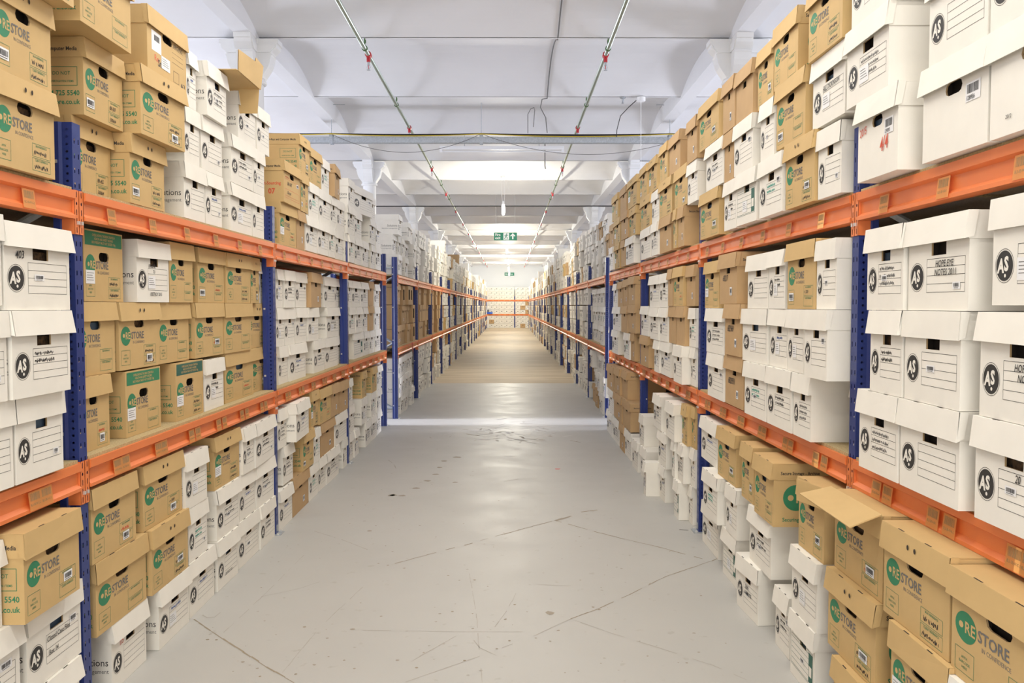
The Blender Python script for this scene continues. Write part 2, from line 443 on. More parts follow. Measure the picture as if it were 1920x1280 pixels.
def make_lid(kind, var):
    rr = random.Random(ord(kind)*7+var)
    mb = MB(); h = HT[kind]; k = BODYMAT[kind]; k = 'whitelid' if k == 'white' else k
    w = BW/2 + .0035; d = BD + .0035; sk = .076 + rr.uniform(-.004, .004); t = .0028
    b = [rr.uniform(-.0015, .0025) for _ in range(4)]
    y0 = -.0035
    z1 = h
    # top, slightly dished
    mb.box((-w, y0, h-.004), (w, d, h), k)
    mb.box((-w, y0, h-sk), (-w+t, d, h-.003), k); mb.box((w-t, y0, h-sk), (w, d, h-.003), k)
    mb.box((-w+t, d-t, h-sk), (w-t, d, h-.003), k)
    # front flap folded over, flaring a little at its lower edge
    fl = .004 + rr.uniform(0, .007); lf = h-sk-.002+rr.uniform(-.003, .003); rf = h-sk-.002+rr.uniform(-.003, .003)
    fw = w + .003
    P = [(-fw, y0, h), (fw, y0, h), (fw, y0-t-fl+b[0], rf), (-fw, y0-t-fl+b[1], lf)]
    Q = [(-fw, y0-t, h), (fw, y0-t, h), (fw, y0-2*t-fl+b[0], rf), (-fw, y0-2*t-fl+b[1], lf)]
    mb.raw(P+Q, [(0, 1, 2, 3), (7, 6, 5, 4), (0, 4, 5, 1), (2, 6, 7, 3), (1, 5, 6, 2), (3, 7, 4, 0)], k)
    # returns of the flap round the corners
    for s in (-1, 1):
        x0, x1 = sorted((s*fw, s*(fw-.0022)))
        zf = rf if s > 0 else lf
        mb.raw([(x0, y0-t, h), (x0, y0+.024, h), (x0, y0+.012, h-sk*.93), (x0, y0-t-fl, zf), (x1, y0-t, h), (x1, y0+.024, h), (x1, y0+.012, h-sk*.93), (x1, y0-t-fl, zf)],
               [(0, 1, 2, 3), (7, 6, 5, 4), (1, 5, 6, 2), (2, 6, 7, 3)], k)
    for sx in (-.07, .07):           # locking slots in the fold, their shade painted as dark faces
        mb.face([(sx-.016, y0-t*.6, h+.0006), (sx+.016, y0-t*.6, h+.0006), (sx+.016, y0+.003, h+.0006), (sx-.016, y0+.003, h+.0006)], 'dark')
    yy = y0-2*t-fl*.45-.001
    if kind in 'BF' and var % 3 == 1:
        for sx in (-.018, .018):
            mb.face([(sx+.0055*math.cos(a), yy, h-sk*.45+.008*math.sin(a)) for a in [2*PI*i/10 for i in range(10)]], 'dark')  # shade of the two holes painted as dark discs
    if kind in 'BK' or kind == 'O':
        put_text(mb, lambda p, l=1: (-w-EPS*l, -p[0], p[1]), 'Papers, X-Rays and Computer Media', -.02, h-.05, .020, 'ink', .02, 0, .85, 'RIGHT')
        put_text(mb, lambda p, l=1: (w+EPS*l, p[0], p[1]), 'Secure Storage - Archive', .03, h-.05, .020, 'ink', .02, 0, .85)
    return mb.mesh('lid')

def make_label(var, kind):
    rr = random.Random(900+var); mb = MB(); w = BW/2
    if kind in 'BF':
        spot = [(-w+.052, .052, .062, .034), (w-.08, .074, .055, .030), (w-.085, .040, .05, .034), (-w+.05, .095, .075, .052)][var % 4]
    elif kind == 'P': spot = (.100, .150, .072, .050)
    elif kind == 'K': spot = (.06, .07, .04, .045)
    else: spot = [(w-.055, .150, .045, .026), (.0, .103, .05, .02), (-.02, .088, .075, .055), (w-.06, .07, .04, .02)][var % 4]
    x, z, a, b = spot; t = front3
    rect(mb, t, x-a/2, z-b/2, x+a/2, z+b/2, 'paper', 3)
    if kind == 'P':
        bars(mb, t, x-a/2+.008, z-.004, x+a/2-.008, z+b/2-.005, 'ink', rr, 4)
    elif a > .07:
        for i in range(4): rect(mb, t, x-a/2+.008, z+b/2-.012-i*.009, x+a/2-.008-rr.random()*.02, z+b/2-.010-i*.009, 'grey', 4)
    else: bars(mb, t, x-a/2+.006, z-b*.2, x+a/2-.006, z+b*.32, 'ink', rr, 4); rect(mb, t, x-a/2+.008, z-b*.38, x+a/2-.01, z-b*.30, 'grey', 4)
    return mb.mesh('label')

_cache = {}
def cached(fn, *a):
    k = (fn.__name__,) + a
    if k not in _cache: _cache[k] = fn(*a)
    return _cache[k]

SIDE_WORD = {'L': 'left', 'R': 'right'}
LOOKS = {'W': 'white archive box with round black logo', 'B': 'brown archive box with green circle',
         'K': 'plain tan archive box', 'P': 'plain cream archive box', 'O': 'brown box with red print',
         'A': 'tall brown box marked A3', 'F': 'brown green-banded lidless archive box', 'G': 'white box with green form',
         'C': 'tan open-fronted carton'}
GROUPS = {'W': 'white archive boxes on the racks', 'B': 'brown archive boxes on the racks'}
def place_box(kind, x_face, side, y0, y1, z, label, var=None, extra='', yaw=None, nolabel=False, name=''):
    w = y1 - y0; yc = (y0+y1)/2
    rz = PI/2 if side == 'L' else (-PI/2 if side == 'R' else 0.0)
    var = R.randrange(12) if var is None else var
    yaw = R.uniform(-.8, .8) if yaw is None else yaw
    loc = (x_face, yc, z) if side != 'E' else (yc, x_face, z)
    wh = kind in 'WGP'
    rt = empty('white_archive_box' if wh else 'brown_archive_box', loc, rz + math.radians(yaw)); rt.scale = (w/BW, 1, 1)
    bv = var % 6 if kind in 'WBF' else var % 5
    link('body', cached(make_body, kind, var if not extra else var % 5, extra) if not extra else cached(make_body, kind, var % 5, extra), rt)
    if kind not in 'FC': link('lid', cached(make_lid, kind, var % 6), rt)
    if name == 'open':        # its lid torn open: one flap standing out towards the aisle, one bent round the far corner
        f = MB(); w2 = BW/2; h2 = HT[kind]
        f.raw([(-w2-.01, -.012, h2+.004), (w2+.01, -.012, h2+.004), (w2+.015, -.115, h2-.035), (-w2-.04, -.115, h2-.030), (-w2-.01, -.012, h2+.008), (w2+.01, -.012, h2+.008), (w2+.015, -.117, h2-.031), (-w2-.04, -.117, h2-.026)], [(3, 2, 1, 0), (4, 5, 6, 7), (2, 3, 7, 6), (0, 4, 7, 3), (1, 2, 6, 5)], 'brown')
        f.build('flap', rt); f = MB()
        f.raw([(-w2+.02, -.016, h2-.005), (-w2-.20, -.060, h2-.010), (-w2-.20, -.058, h2-.095), (-w2+.02, -.018, h2-.085), (-w2+.02, -.020, h2-.005), (-w2-.20, -.064, h2-.010), (-w2-.20, -.062, h2-.095), (-w2+.02, -.022, h2-.085)], [(0, 1, 2, 3), (7, 6, 5, 4), (1, 5, 6, 2), (0, 4, 5, 1), (3, 2, 6, 7)], 'brown')
        f.build('flap', rt)
    if not nolabel and kind != 'C' and (kind in 'P' or R.random() < .72):
        link('label', cached(make_label, R.randrange(4), kind), rt)
    tag(rt, label, 'box', GROUPS['W' if wh else 'B'])
    return rt

def y_from_px(px, X, dh):
    depth = F * abs(X) / abs(px - 955.0)
    return (depth + dh*math.sin(PITCH)) / math.cos(PITCH)

SH = [0.0, 0.966, 1.940]
# front faces seen in the photograph: kind, edge, edge [, how far it stands proud of the rack face, yaw, name of its writing]
XT = {
 '403': '403~-.12~.158~.034~ink~0.05',
 'hope': 'HOPE EYE~-.005~.125~.026~ink~0|NOTES 2011~-.010~.100~.026~ink~0',
 'hope2': 'HOPE EYE~-.005~.125~.026~ink~0|NOTES~.010~.100~.026~ink~0',
 '20': '20~.02~.127~.028~ink~0', 'hill': 'HILL DICKINSON~-.055~.127~.026~ink~0.03',
 '414': '4/4~.03~.075~.062~red~0.1|2015~-.15~.150~.036~red~0.1|129093~.068~.129~.0165~ink~0',
 '128956': '128956~.068~.129~.0165~ink~0', 'nov': '2012~-.10~.04~.014~ink~0',
 '2009': '2009~-.03~.125~.030~ink~0|COMPLETE~-.04~.098~.026~ink~0',
 'case': 'Closed Case Files~-.055~.126~.024~ink~0|Box 14~-.045~.078~.024~ink~0',
 '15': '1/5~-.10~.16~.036~red~0.1', '682969': '682969~-.11~.13~.050~ink~0', '682931': '682931~-.11~.12~.050~ink~0',
 '682': '68217~-.10~.13~.046~ink~0',
 'pau': 'PAULINE~-.055~.152~.022~ink~0|TO~-.01~.128~.020~ink~0|DESTROY 2015~-.04~.028~.022~ink~0',
 'br': 'BR-507~.045~.064~.021~ink~0|300664~.045~.018~.021~ink~0', 'br2': 'BR-452~.045~.064~.021~ink~0|300664~.045~.018~.021~ink~0',
 'ba': 'BA-567~-.10~.125~.034~ink~0|Dorset~-.10~.065~.030~ink~0', '2009b': '-> 2009~.045~.066~.018~ink~0',
 'sylv': 'DESTROY 2015~-.05~.054~.020~ink~0', 'tup': 'A TOP~-.10~.215~.03~ink~0',
}
NEAR = {
 # side, bay, level: rows from the bottom
 ('L', 0, 2): ['B -11 103 .03', 'B -11 96 .03', 'B 10 139 .10'],
 ('L', 1, 2): ['B 134 218 -.07 0 br2;B 235 309;W 345 385;W 386 416;W 432 473;W 474 495',
               'B 158 231 -.02 0 br;B 268 344 .05 -2;W 346 376;W 377 416;W 434 474;W 475 496',
               'B 151 246 .06;A 278 349;W 350 368;W 388 425 .03;W 447 480;W 481 505'],
 ('L', 2, 2): ['B 525 555;K 556 571;W 573 595;W 596 616;W 617 628;W 629 643',
               'O 532 563 .02 0 ba;B 564 578;W 579 597;W 598 619;W 620 631;W 632 645',
               'B 561 580;B 581 602;W 603 617;W 618 622;K 623 640 0 5;W 646 651'],
 ('L', 3, 2): ['W 652 664;W 665 678;W 695 703;W 704 714', 'W 652 664;W 665 678;W 679 690;W 693 703;W 704 713',
               'W 653 664;W 670 692 0 -6;W 693 703'],
 ('L', 0, 1): ['W -95 27 .03;W 29 120 .03', 'W -100 18 .05;W 21 132 .06', 'W -120 5 .05;W 10 131 .05 0 403'],
 ('L', 1, 1): ['B 140 206;F 237 302;F 330 382;W 384 420;B 422 476;B 481 526', 'B 142 216;B 225 297;B 298 354;B 366 420;B 422 471;B 472 513',
               'F 158 232;W 258 317 0 0 pau;B 319 362;B 371 423;B 424 469;B 470 486;W 488 513'],
 ('L', 2, 1): ['W 522 541;W 542 573;W 588 609;W 610 633;W 634 649', 'W 518 533;W 534 553;W 554 576;W 577 597;W 613 635;W 636 648',
               'W 518 531;W 532 553;W 554 576;K 578 606 0 4;W 607 629;W 630 647'],
 ('L', 3, 1): ['G 663 681;W 682 692;W 693 702;W 703 713', 'W 655 666;W 667 679;W 680 690;K 691 700;W 702 712', 'W 652 659;W 660 675;W 676 690;K 691 700;W 702 711'],
 ('L', 0, 0): ['W -160 48;W 55 151', 'W -150 38;W 52 158 0 0 case', 'W -120 22;B 29 150 .06'],
 ('L', 1, 0): ['W 211 274 0 0 15;W 299 354;W 355 402;W 409 446 0 0 sylv;W 447 486;W 487 519', 'B 182 274;B 285 353;W 354 389;W 407 448;W 449 478;W 481 519',
               'B 170 256;B 270 344 0 0 2009b;W 345 388;B 402 452;W 453 476;W 477 518 0 2'],
 ('L', 2, 0): ['W 523 548;K 549 579;W 580 596;W 597 611;W 612 635;W 643 651', 'W 531 549;B 568 588;W 588 600;K 601 627;W 628 650',
               'W 521 540;W 550 582 .05 3;B 583 598;B 599 620;K 621 635;K 636 653'],
 ('L', 3, 0): ['W 654 663;W 664 673;W 685 695;W 696 705;W 706 715;W 720 728', 'W 654 664;W 678 688;W 696 705;W 706 715;W 718 726', 'W 654 661;B 679 687;B 698 706;W 707 716;W 717 727'],
 ('R', 0, 2): ['P 1610 1685 .07 0 414;P 1733 1855 .04 0 128956;P 1858 2030 .04 0 nov', 'W 1589 1668 .07;W 1745 1856 .04;W 1858 2010 .04', 'W 1598 1676 .07;W 1745 1858 .05;W 1862 2010 .05'],
 ('R', 1, 2): ['B 1314 1348;W 1359 1381;G 1382 1418;W 1424 1468;B 1474 1531 .05;W 1532 1590', 'W 1325 1357;K 1358 1376;W 1377 1412;W 1427 1454;B 1455 1511;W 1525 1586 0 0 hill',
               'B 1312 1348;K 1356 1379;K 1380 1413;B 1422 1451;B 1452 1497;B 1518 1580'],
 ('R', 2, 2): ['W 1202 1220;W 1222 1235;K 1236 1259;B 1263 1270;K 1271 1284;G 1285 1309', 'B 1202 1220;W 1222 1236;B 1237 1260;B 1265 1289;W 1290 1308',
               'B 1200 1214;B 1217 1232;B 1238 1253;K 1254 1276;K 1289 1307'],
 ('R', 3, 2): ['W 1143 1151;B 1152 1162;K 1165 1172;W 1174 1188', 'K 1144 1151;B 1152 1163;K 1165 1177;B 1180 1193', 'B 1148 1159;K 1163 1175;B 1178 1194'],
 ('R', 0, 1): ['W 1612 1686 .06;W 1688 1800 .06;W 1831 1975 .05 0 20', 'W 1633 1694 .06;W 1696 1803 .06;W 1840 1985 .05 0 hope2', 'W 1628 1699 .06;W 1700 1819 .05 0 hope;W 1864 2020 .04'],
 ('R', 1, 1): ['W 1327 1358;K 1360 1395 0 0 682931;W 1397 1437;W 1438 1486;W 1487 1522;W 1523 1580 .08', 'W 1325 1358;K 1360 1391 0 0 682969;W 1392 1441;W 1443 1477;W 1478 1508;W 1509 1566 .08',
               'B 1323 1348;K 1350 1382 .05 0 682;W 1403 1441;W 1442 1473;B 1477 1531 0 0 2009b;W 1532 1585'],
 ('R', 2, 1): ['W 1206 1217 .12;W 1219 1237;W 1239 1258;W 1263 1285 .06;W 1290 1306 .001', 'K 1201 1217;W 1219 1236;W 1237 1253;K 1254 1268;K 1269 1288;W 1289 1307 .01',
               'W 1203 1217;W 1218 1237;W 1238 1252;K 1253 1262;B 1263 1284;K 1285 1307 .02'],
 ('R', 3, 1): ['W 1148 1159;W 1170 1181;K 1183 1190', 'W 1150 1163;K 1165 1177;K 1178 1192', 'W 1150 1158;K 1159 1168;K 1169 1177;K 1178 1193'],
 ('R', 0, 0): ['B 1563 1640 .12;B 1671 1780 .12;B 1790 1950 .12', 'B 1554 1642 .10;B 1671 1779 .11;W 1785 1950 .11', 'B 1566 1656 .08 0 open;B 1659 1780 .10;B 1786 1980 .10'],
 ('R', 1, 0): ['W 1317 1348 .02;G 1356 1382 .05;W 1386 1418 .1 4 2009;W 1455 1481;G 1483 1528 .1', 'W 1319 1345;W 1362 1382 .06;W 1406 1446;W 1486 1532 .1 0 tup',
               'W 1315 1346 .02;B 1347 1380 .05;B 1391 1414;B 1415 1451 .1 0 2009b;B 1499 1560 .08 0 2009b'],
 ('R', 2, 0): ['W 1207 1218 .18;W 1231 1247;G 1264 1273;W 1274 1290 .08;W 1292 1304 .001', 'W 1202 1215;W 1235 1249;W 1260 1268;W 1269 1287 .05;W 1290 1304 .001',
               'W 1200 1208;W 1226 1240;W 1249 1271;B 1273 1293 .03;B 1294 1305 .001'],
 ('R', 3, 0): ['W 1138 1149;W 1150 1161;K 1162 1171;W 1172 1185 .08;W 1186 1196 .1', 'W 1141 1150;K 1151 1166;K 1168 1184', 'K 1138 1151;K 1152 1164;K 1165 1177'],
}
GAPY0 = 11.16                     # where the farther runs begin
NB_FAR = 18
BAY = 2.49
PDEF = {('L', 0): 0.0, ('L', 1): -.05, ('L', 2): .0, ('R', 0): .08, ('R', 1): .04, ('R', 2): .05}
BAYW = ['first', 'second', 'third', 'fourth', 'fifth', 'sixth', 'seventh']
LEVW = ['floor level', 'middle shelf', 'top shelf']
ROWW = ['bottom row', 'middle row', 'top row', 'fourth row']
TOPS = {}
def short_look(kind, name, n):
    if name in ('403', '682969', '682931'): return {'403': 'white archive box marked 403', '682969': 'tan box marked 682969', '682931': 'tan box marked 682931'}[name]
    if name == 'hope': return 'white box marked HOPE EYE 2011'
    if name == '128956': return 'cream box with sticker 128956'
    if name == 'hill': return 'white box marked HILL DICKINSON'
    if name == 'open': return 'brown box with torn open lid'
    return LOOKS[kind]
def lay_level(side, bay, lev, rows):
    """rows: list of lists of (kind, y0, y1, proud, yaw, name)"""
    prev = []
    for ri, row in enumerate(rows):
        row.sort(key=lambda r: r[1])
        py0 = (3.01 if side == 'L' else 3.06) if bay < 4 else GAPY0
        for r in (row if not (lev == 2 and ri) else []):
            k = round(((r[1]+r[2])/2 - py0) / BAY)
            for pk in (k-1, k, k+1):
                py = py0 + pk*BAY
                if r[1] < py+.048 and r[2] > py-.048:
                    if r[2] - (py-.048) < .10: r[2] = py-.050
                    elif (py+.048) - r[1] < .10: r[1] = py+.050
                    else: r[3] = min(r[3], -.082)
        for a, b in zip(row, row[1:]):
            if a[2] > b[1] - .014:
                m = (a[2] + b[1]) / 2; a[2] = m - .007; b[1] = m + .007
        cur = []
        for ni, (kind, y0, y1, pr, yaw, name) in enumerate(row):
            if y1 - y0 < .10: continue
            z = SH[lev] + .001
            for (p0, p1, pt) in prev:
                if min(y1, p1) - max(y0, p0) > .012: z = max(z, pt + .0015)
            if ri and z <= SH[lev] + .002:
                pass
            base = (WL if side == 'L' else WR) if bay < 4 else (WL2 if side == 'L' else WR2)
            xf = base + (pr if side == 'L' else -pr)
            word = BAYW[bay]
            nth = ['first', 'second', 'third', 'fourth', 'fifth', 'sixth', 'seventh', 'eighth', 'ninth'][ni - sum(1 for q in row if q[5] == 'off') if name != 'off' else ni]
            # position counted from the nearer post of its bay
            lk = short_look(kind, name, ni)
            lab = f"{lk}, {SIDE_WORD[side]} rack {word} bay, {LEVW[lev]}, {ROWW[ri]}, {nth} along"
            if name == 'off': lab = f"{'white' if kind in 'WGP' else 'brown'} box {nth} from near end, {SIDE_WORD[side]} rack, {LEVW[lev]}, {ROWW[ri]}, beside camera"
            if len(lab.split()) > 16: lab = lab.replace('archive box with', 'box with').replace(' archive box', ' box')
            if len(lab.split()) > 16: lab = lab.replace(' with round black logo', ', black logo')
            place_box(kind, xf, side, y0, y1, z, lab, None, XT.get(name, ''), yaw, name=name)
            cur.append((y0, y1, z + HT[kind]))
        prev = cur

for (side, bay, lev), rows in NEAR.items():
    base = abs(WL if side == 'L' else WR); out = []
    ymin = 0.62
    for ri, s in enumerate(rows):
        row = []
        for e in s.split(';'):
            q = e.split(); k = q[0]
            pr = float(q[3]) if len(q) > 3 and q[3] != '0' else PDEF[(side, lev)] + R.uniform(-.012, .012)
            yaw = float(q[4]) if len(q) > 4 and q[4] != '0' else R.uniform(-.6, .6)
            dh = SH[lev] + .27*ri + .12 - CAMZ
            ya = y_from_px(float(q[1]), base - pr, dh); yb = y_from_px(float(q[2]), base - pr, dh)
            ya, yb = min(ya, yb), max(ya, yb)
            row.append([k, ya, yb, pr, yaw, q[5] if len(q) > 5 else ''])
        if bay == 0:      # the bay carries on towards the camera beyond the frame
            n = 0; first = min(r[1] for r in row)
            while first - .37 > 1.25:
                k = R.choice('WWB'); row.append([k, first-.36, first-.015, PDEF[(side, lev)], 0, 'off']); first -= .37
        out.append(row)
    lay_level(side, bay, lev, out)

# ------------------------------------------------------------------ the many boxes farther off
def simple_box(mb, kind, x_face, side, y0, y1, z, detail=True):
    h = HT[kind]; k = BODYMAT[kind]; d = BD
    rz = {'L': PI/2, 'R': -PI/2, 'E': 0.0}[side]
    c, s = round(math.cos(rz), 6), round(math.sin(rz), 6); yc = (y0+y1)/2; w = (y1-y0)/2
    ox, oy = (x_face, yc) if side != 'E' else (yc, x_face)
    def T(x, y, zz): return (ox + c*x - s*y, oy + s*x + c*y, z + zz)
    def bx(a, b, kk):
        x0, y0_, z0 = a; x1, y1_, z1 = b
        vs = [T(x0,y0_,z0),T(x1,y0_,z0),T(x1,y1_,z0),T(x0,y1_,z0),T(x0,y0_,z1),T(x1,y0_,z1),T(x1,y1_,z1),T(x0,y1_,z1)]
        mb.raw(vs, [(3,2,1,0),(4,5,6,7),(0,1,5,4),(1,2,6,5),(2,3,7,6),(3,0,4,7)], kk)
    bx((-w, 0, 0), (w, d, h-.07), k)
    bx((-w-.003, -.007, h-.075), (w+.003, d+.003, h), 'whitelid' if k == 'white' else k)
    if not detail: return
    mb.face([T(-.04, -.0008, h-.112), T(.045, -.0008, h-.112), T(.045, -.0008, h-.078), T(-.04, -.0008, h-.078)], 'dark')  # shade of the handle hole painted as a flat dark face
    if k == 'white':
        n = 10; cx = -w+.055; lr = .037 if side != 'E' else .026
        mb.face([T(cx+lr*math.cos(2*PI*i/n), -.0008, .098+lr*math.sin(2*PI*i/n)) for i in range(n)], 'ink' if side != 'E' else 'grey')
        for i in range(3): mb.face([T(cx+.06, -.0008, .06+i*.03), T(w-.02, -.0008, .06+i*.03), T(w-.02, -.0008, .0625+i*.03), T(cx+.06, -.0008, .0625+i*.03)], 'grey')
    elif kind == 'B':
        n = 10; cx = -w+.055
        mb.face([T(cx+.04*math.cos(2*PI*i/n), -.0008, .14+.04*math.sin(2*PI*i/n)) for i in range(n)], 'green')
        mb.face([T(cx+.04, -.0008, .13), T(cx+.12, -.0008, .13), T(cx+.12, -.0008, .15), T(cx+.04, -.0008, .15)], 'grey')
FARW, FARB = MB(), MB()
def rowfill(side, bay, lev, ri, yb0, yb1, probs):
    row = []; y = yb0 + R.uniform(.0, .05)
    while y + .33 < yb1:
        w = R.uniform(.325, .36); k = R.choices(list(probs), list(probs.values()))[0]
        row.append([k, y, y+w, R.uniform(-.09, .01), R.uniform(-.8, .8), '']); y += w + R.choice((.006, .01, .02, .03))
    return row
for side in 'LR':
    base = WL2 if side == 'L' else WR2; sg = 1 if side == 'L' else -1
    for b in range(NB_FAR):
        yb0 = GAPY0 + b*BAY + .05; yb1 = yb0 + BAY - .06
        for lev in range(3):
            probs = {'W': .84, 'B': .08, 'K': .08}
            if side == 'L' and lev == 1 and b < 3: probs = {'C': .6, 'K': .4}
            if side == 'L' and lev == 2 and b < 4: probs = {'W': 1}
            if side == 'L' and lev == 0 and b < 2: probs = {'W': 1}
            if side == 'R' and b < 2: probs = {'W': .85, 'G': .07, 'K': .08}
            rows = [rowfill(side, b+4, lev, ri, yb0, yb1, probs) for ri in range(3)]
            if lev == 2 and b >= 2:
                e = rowfill(side, b+4, lev, 3, yb0, yb1, probs); rows.append([r for r in e if R.random() < .12])
            if lev != 2 or True:
                for r_ in rows[2:3]:
                    if R.random() < .4 and len(r_) > 2: r_.pop(R.randrange(len(r_)))
            if b == 0:
                lay_level(side, 4, lev, rows)
            else:
                for ri, row in enumerate(rows):
                    z = SH[lev] + .001 + ri*.285
                    for (k, y0, y1, pr, yaw, nm) in row:
                        simple_box(FARW if k in 'WG' else FARB, k, base + sg*pr, side, y0, y1, z)
    # second row of boxes deep in every rack, glimpsed between and above the front ones
    for (ya, yb, xb) in ((0.6, 10.5, WL if side == 'L' else WR), (GAPY0, GAPY0+NB_FAR*BAY, base)):
        y = ya
        while y + .36 < yb:
            for lev in range(3):
                for ri in range(3):
                    if lev == 2 and ri == 2: continue
                    simple_box(FARW if R.random() < .7 else FARB, 'W' if R.random() < .7 else 'K', xb - sg*.475, side, y, y+.345, SH[lev]+.001+ri*.285, False)
            y += .37
# the rack closing the aisle
XE0 = 57.2
cols = [-2.08+.345*i for i in range(7)] + [.415+.345*i for i in range(7)]
for lev in range(3):
    for ri in range(3):
        for cx in cols:
            k = 'K' if R.random() < .08 else 'W'
            if lev == 1 and ri == 0 and cx < -1.4: continue
            simple_box(FARW if k == 'W' else FARB, k, XE0 + R.uniform(.02, .06), 'E', cx, cx+.335, SH[lev]+.001+ri*.285)
o = FARW.build('white_archive_boxes'); tag(o, 'white archive boxes filling the distant racks and the rack backs', 'boxes', 'white archive boxes on the racks', 'stuff')
o = FARB.build('brown_archive_boxes'); tag(o, 'brown archive boxes scattered through the distant racks and the rack backs', 'boxes', 'brown archive boxes on the racks', 'stuff')

# ------------------------------------------------------------------ racks
PH = 2.17
def upright_mesh(hf=True):
    mb = MB()
    yw = .028; n = int(PH/.026)
    # near and far cheeks with the row of round holes
    for s in (-1, 1):
        for i in range(n):
            z0, z1 = i*.026, (i+1)*.026; cz = (z0+z1)/2
            lp = [(-.019+.0048*math.cos(a), cz+.0048*math.sin(a)) for a in [2*PI*(j+.5)/8 for j in range(8)]]
            mb.holed((-.036, z0, 0, z1), lp, (lambda p, s=s: (p[0], s*yw, p[1])), 'post')
        mb.box((-.036, min(s*yw, s*(yw-.001)), n*.026), (0, max(s*yw, s*(yw-.001)), PH), 'post')
        mb.face([(-.036, s*yw, 0), (-.044, s*.037, 0), (-.044, s*.037, PH), (-.036, s*yw, PH)], 'post')
        mb.box((-.068, min(s*.037, s*.035), 0), (-.044, max(s*.037, s*.035), PH), 'post')
        for z in (.18, .62, 1.06, 1.5, 1.94, 2.03):
            mb.lathe([(.0, .004), (.006, .004), (.006, 0)], 'bolt', 8, (0, 0, 0)) if False else mb.box((-.060, min(s*.037, s*.043), z-.006), (-.049, max(s*.037, s*.043), z+.006), 'bolt')
    m = int(PH/.052)
    for i in range(m):
        z0, z1 = i*.052, (i+1)*.052; cz = (z0+z1)/2
        for (ya, yb) in ((-yw, 0), (0, yw)):
            c = (ya+yb)/2
            lp = [(c-.0028, cz-.009), (c+.0028, cz-.009), (c+.0028, cz+.009), (c-.0028, cz+.009)]
            mb.holed((ya, z0, yb, z1), lp, lambda p: (0, p[0], p[1]), 'post')
    mb.box((-.001, -yw, m*.052), (0, yw, PH), 'post')
    mb.box((-.075, -.05, 0), (.035, .05, .004), 'galv')
    for y in (-.04, .04): mb.box((.010, y-.007, .004), (.024, y+.007, .014), 'bolt')
    mb.box((.0005, -.016, .02), (.003, .016, .06), 'galv')
    return mb.mesh('upright')
def beam_mesh(stick):
    mb = MB(); a, b = .0335, BAY-.0335
    z = -.012
    prof = [(-.045, z), (.012, z), (.012, z-.028), (-.004, z-.036), (-.004, z-.076), (.010, z-.088), (.010, z-.100), (-.045, z-.100)]
    mb.prism(prof, lambda p: (p[0], a, p[1]), lambda p: (p[0], b, p[1]), 'beam')
    for (s, y) in ((1, 0), (-1, BAY)):
        ys = sorted((y+s*.0015, y+s*.032))
        # front plate with its slots and hole
        for i in range(5):
            z0 = z+.004-.157*(i+1)/5; z1 = z+.004-.157*i/5; cz = (z0+z1)/2; c = (ys[0]+ys[1])/2
            if i == 1: lp = [(c+.005*math.cos(t), cz+.006*math.sin(t)) for t in [2*PI*(j+.5)/8 for j in range(8)]]
            else: lp = [(c-.0025, cz-.010), (c+.0025, cz-.010), (c+.0025, cz+.010), (c-.0025, cz+.010)]
            mb.holed((ys[0], z0, ys[1], z1), lp, lambda p: (.005, p[0], p[1]), 'beam')
            mb.face([(.0045, ys[0]+.004, z0), (.0045, ys[1]-.004, z0), (.0045, ys[1]-.004, z1), (.0045, ys[0]+.004, z1)], 'dark') if False else None
        e = sorted((y+s*.0015, y+s*.0030))
        mb.box((.0015, e[0], z-.153), (.005, e[1], z+.004), 'beam')
        e = sorted((y+s*.0325, y+s*.0290))
        mb.box((-.052, e[0], z-.153), (.005, e[1], z+.004), 'beam')
        mb.box((.005, y+s*.012-.005, z-.118), (.012, y+s*.012+.005, z-.106), 'bolt')
        yy = y+s*.0327
        mb.face([(-.027+.007*math.cos(t), y+s*.0285, z-.135+.008*math.sin(t)) for t in [2*PI*j/10 for j in range(10)]], 'dark')  # shade in the plate hole painted as a dark disc
    if stick:
        for i in range(6):
            for q in range(1 if stick == 1 else 2):
                y = .20+.385*i+q*.082
                mb.face([(-.003, y, z-.075), (-.003, y+.07, z-.075), (-.003, y+.07, z-.036), (-.003, y, z-.036)], 'sticker')
                mb.face([(-.0022, y+.01, z-.058), (-.0022, y+.06, z-.058), (-.0022, y+.06, z-.042), (-.0022, y+.01, z-.042)], 'edge')
    return mb.mesh('beam')
def shelf_label_mesh(var):
    mb = MB(); rr = random.Random(var+50)
    tilt = .10
    def t3(p, lift=1): return (.0105 + (-p[1])*tilt + lift*.0004 - .004, p[0], p[1])
    mb.face([t3((0, -.062), 0), t3((.070, -.062), 0), t3((.070, .0), 0), t3((0, .0), 0)], 'sticker')
    mb.face([t3((0, .0), 0), t3((.070, 0), 0), t3((.070, -.062), 0), t3((0, -.062), 0)], 'sticker')
    bars(mb, t3, .008, -.030, .062, -.006, 'edge', rr, 1)
    put_text(mb, t3, 'BL3-5B-%s-%s-%d' % ('VW'[var % 2], 'ABC'[var % 3], 1+var % 4), .007, -.046, .011, 'edge', .01, 0, .85)
    return mb.mesh('shelf_label')
UP = upright_mesh(); BEAM0 = beam_mesh(0); BEAM1 = beam_mesh(1); BEAM2 = beam_mesh(2)
_mb = MB(); _mb.box((-.88, .036, -.018), (-.001, BAY-.036, 0), 'chip'); BOARD = _mb.mesh('shelf_board')
_mb = MB(); a, b = .036, BAY-.036
_mb.box((-.88, a, -.10), (-.84, b, -.019), 'beam'); RBEAM = _mb.mesh('rear_beam')
_mb = MB()
zz = [.14, .58, 1.02, 1.46, 1.90]
for i in range(4):
    (x0, x1) = (-.056, -.83) if i % 2 == 0 else (-.83, -.056)
    _mb.tube([(x0, 0, zz[i]), (x1, 0, zz[i+1])], .015, 'galv', 4)
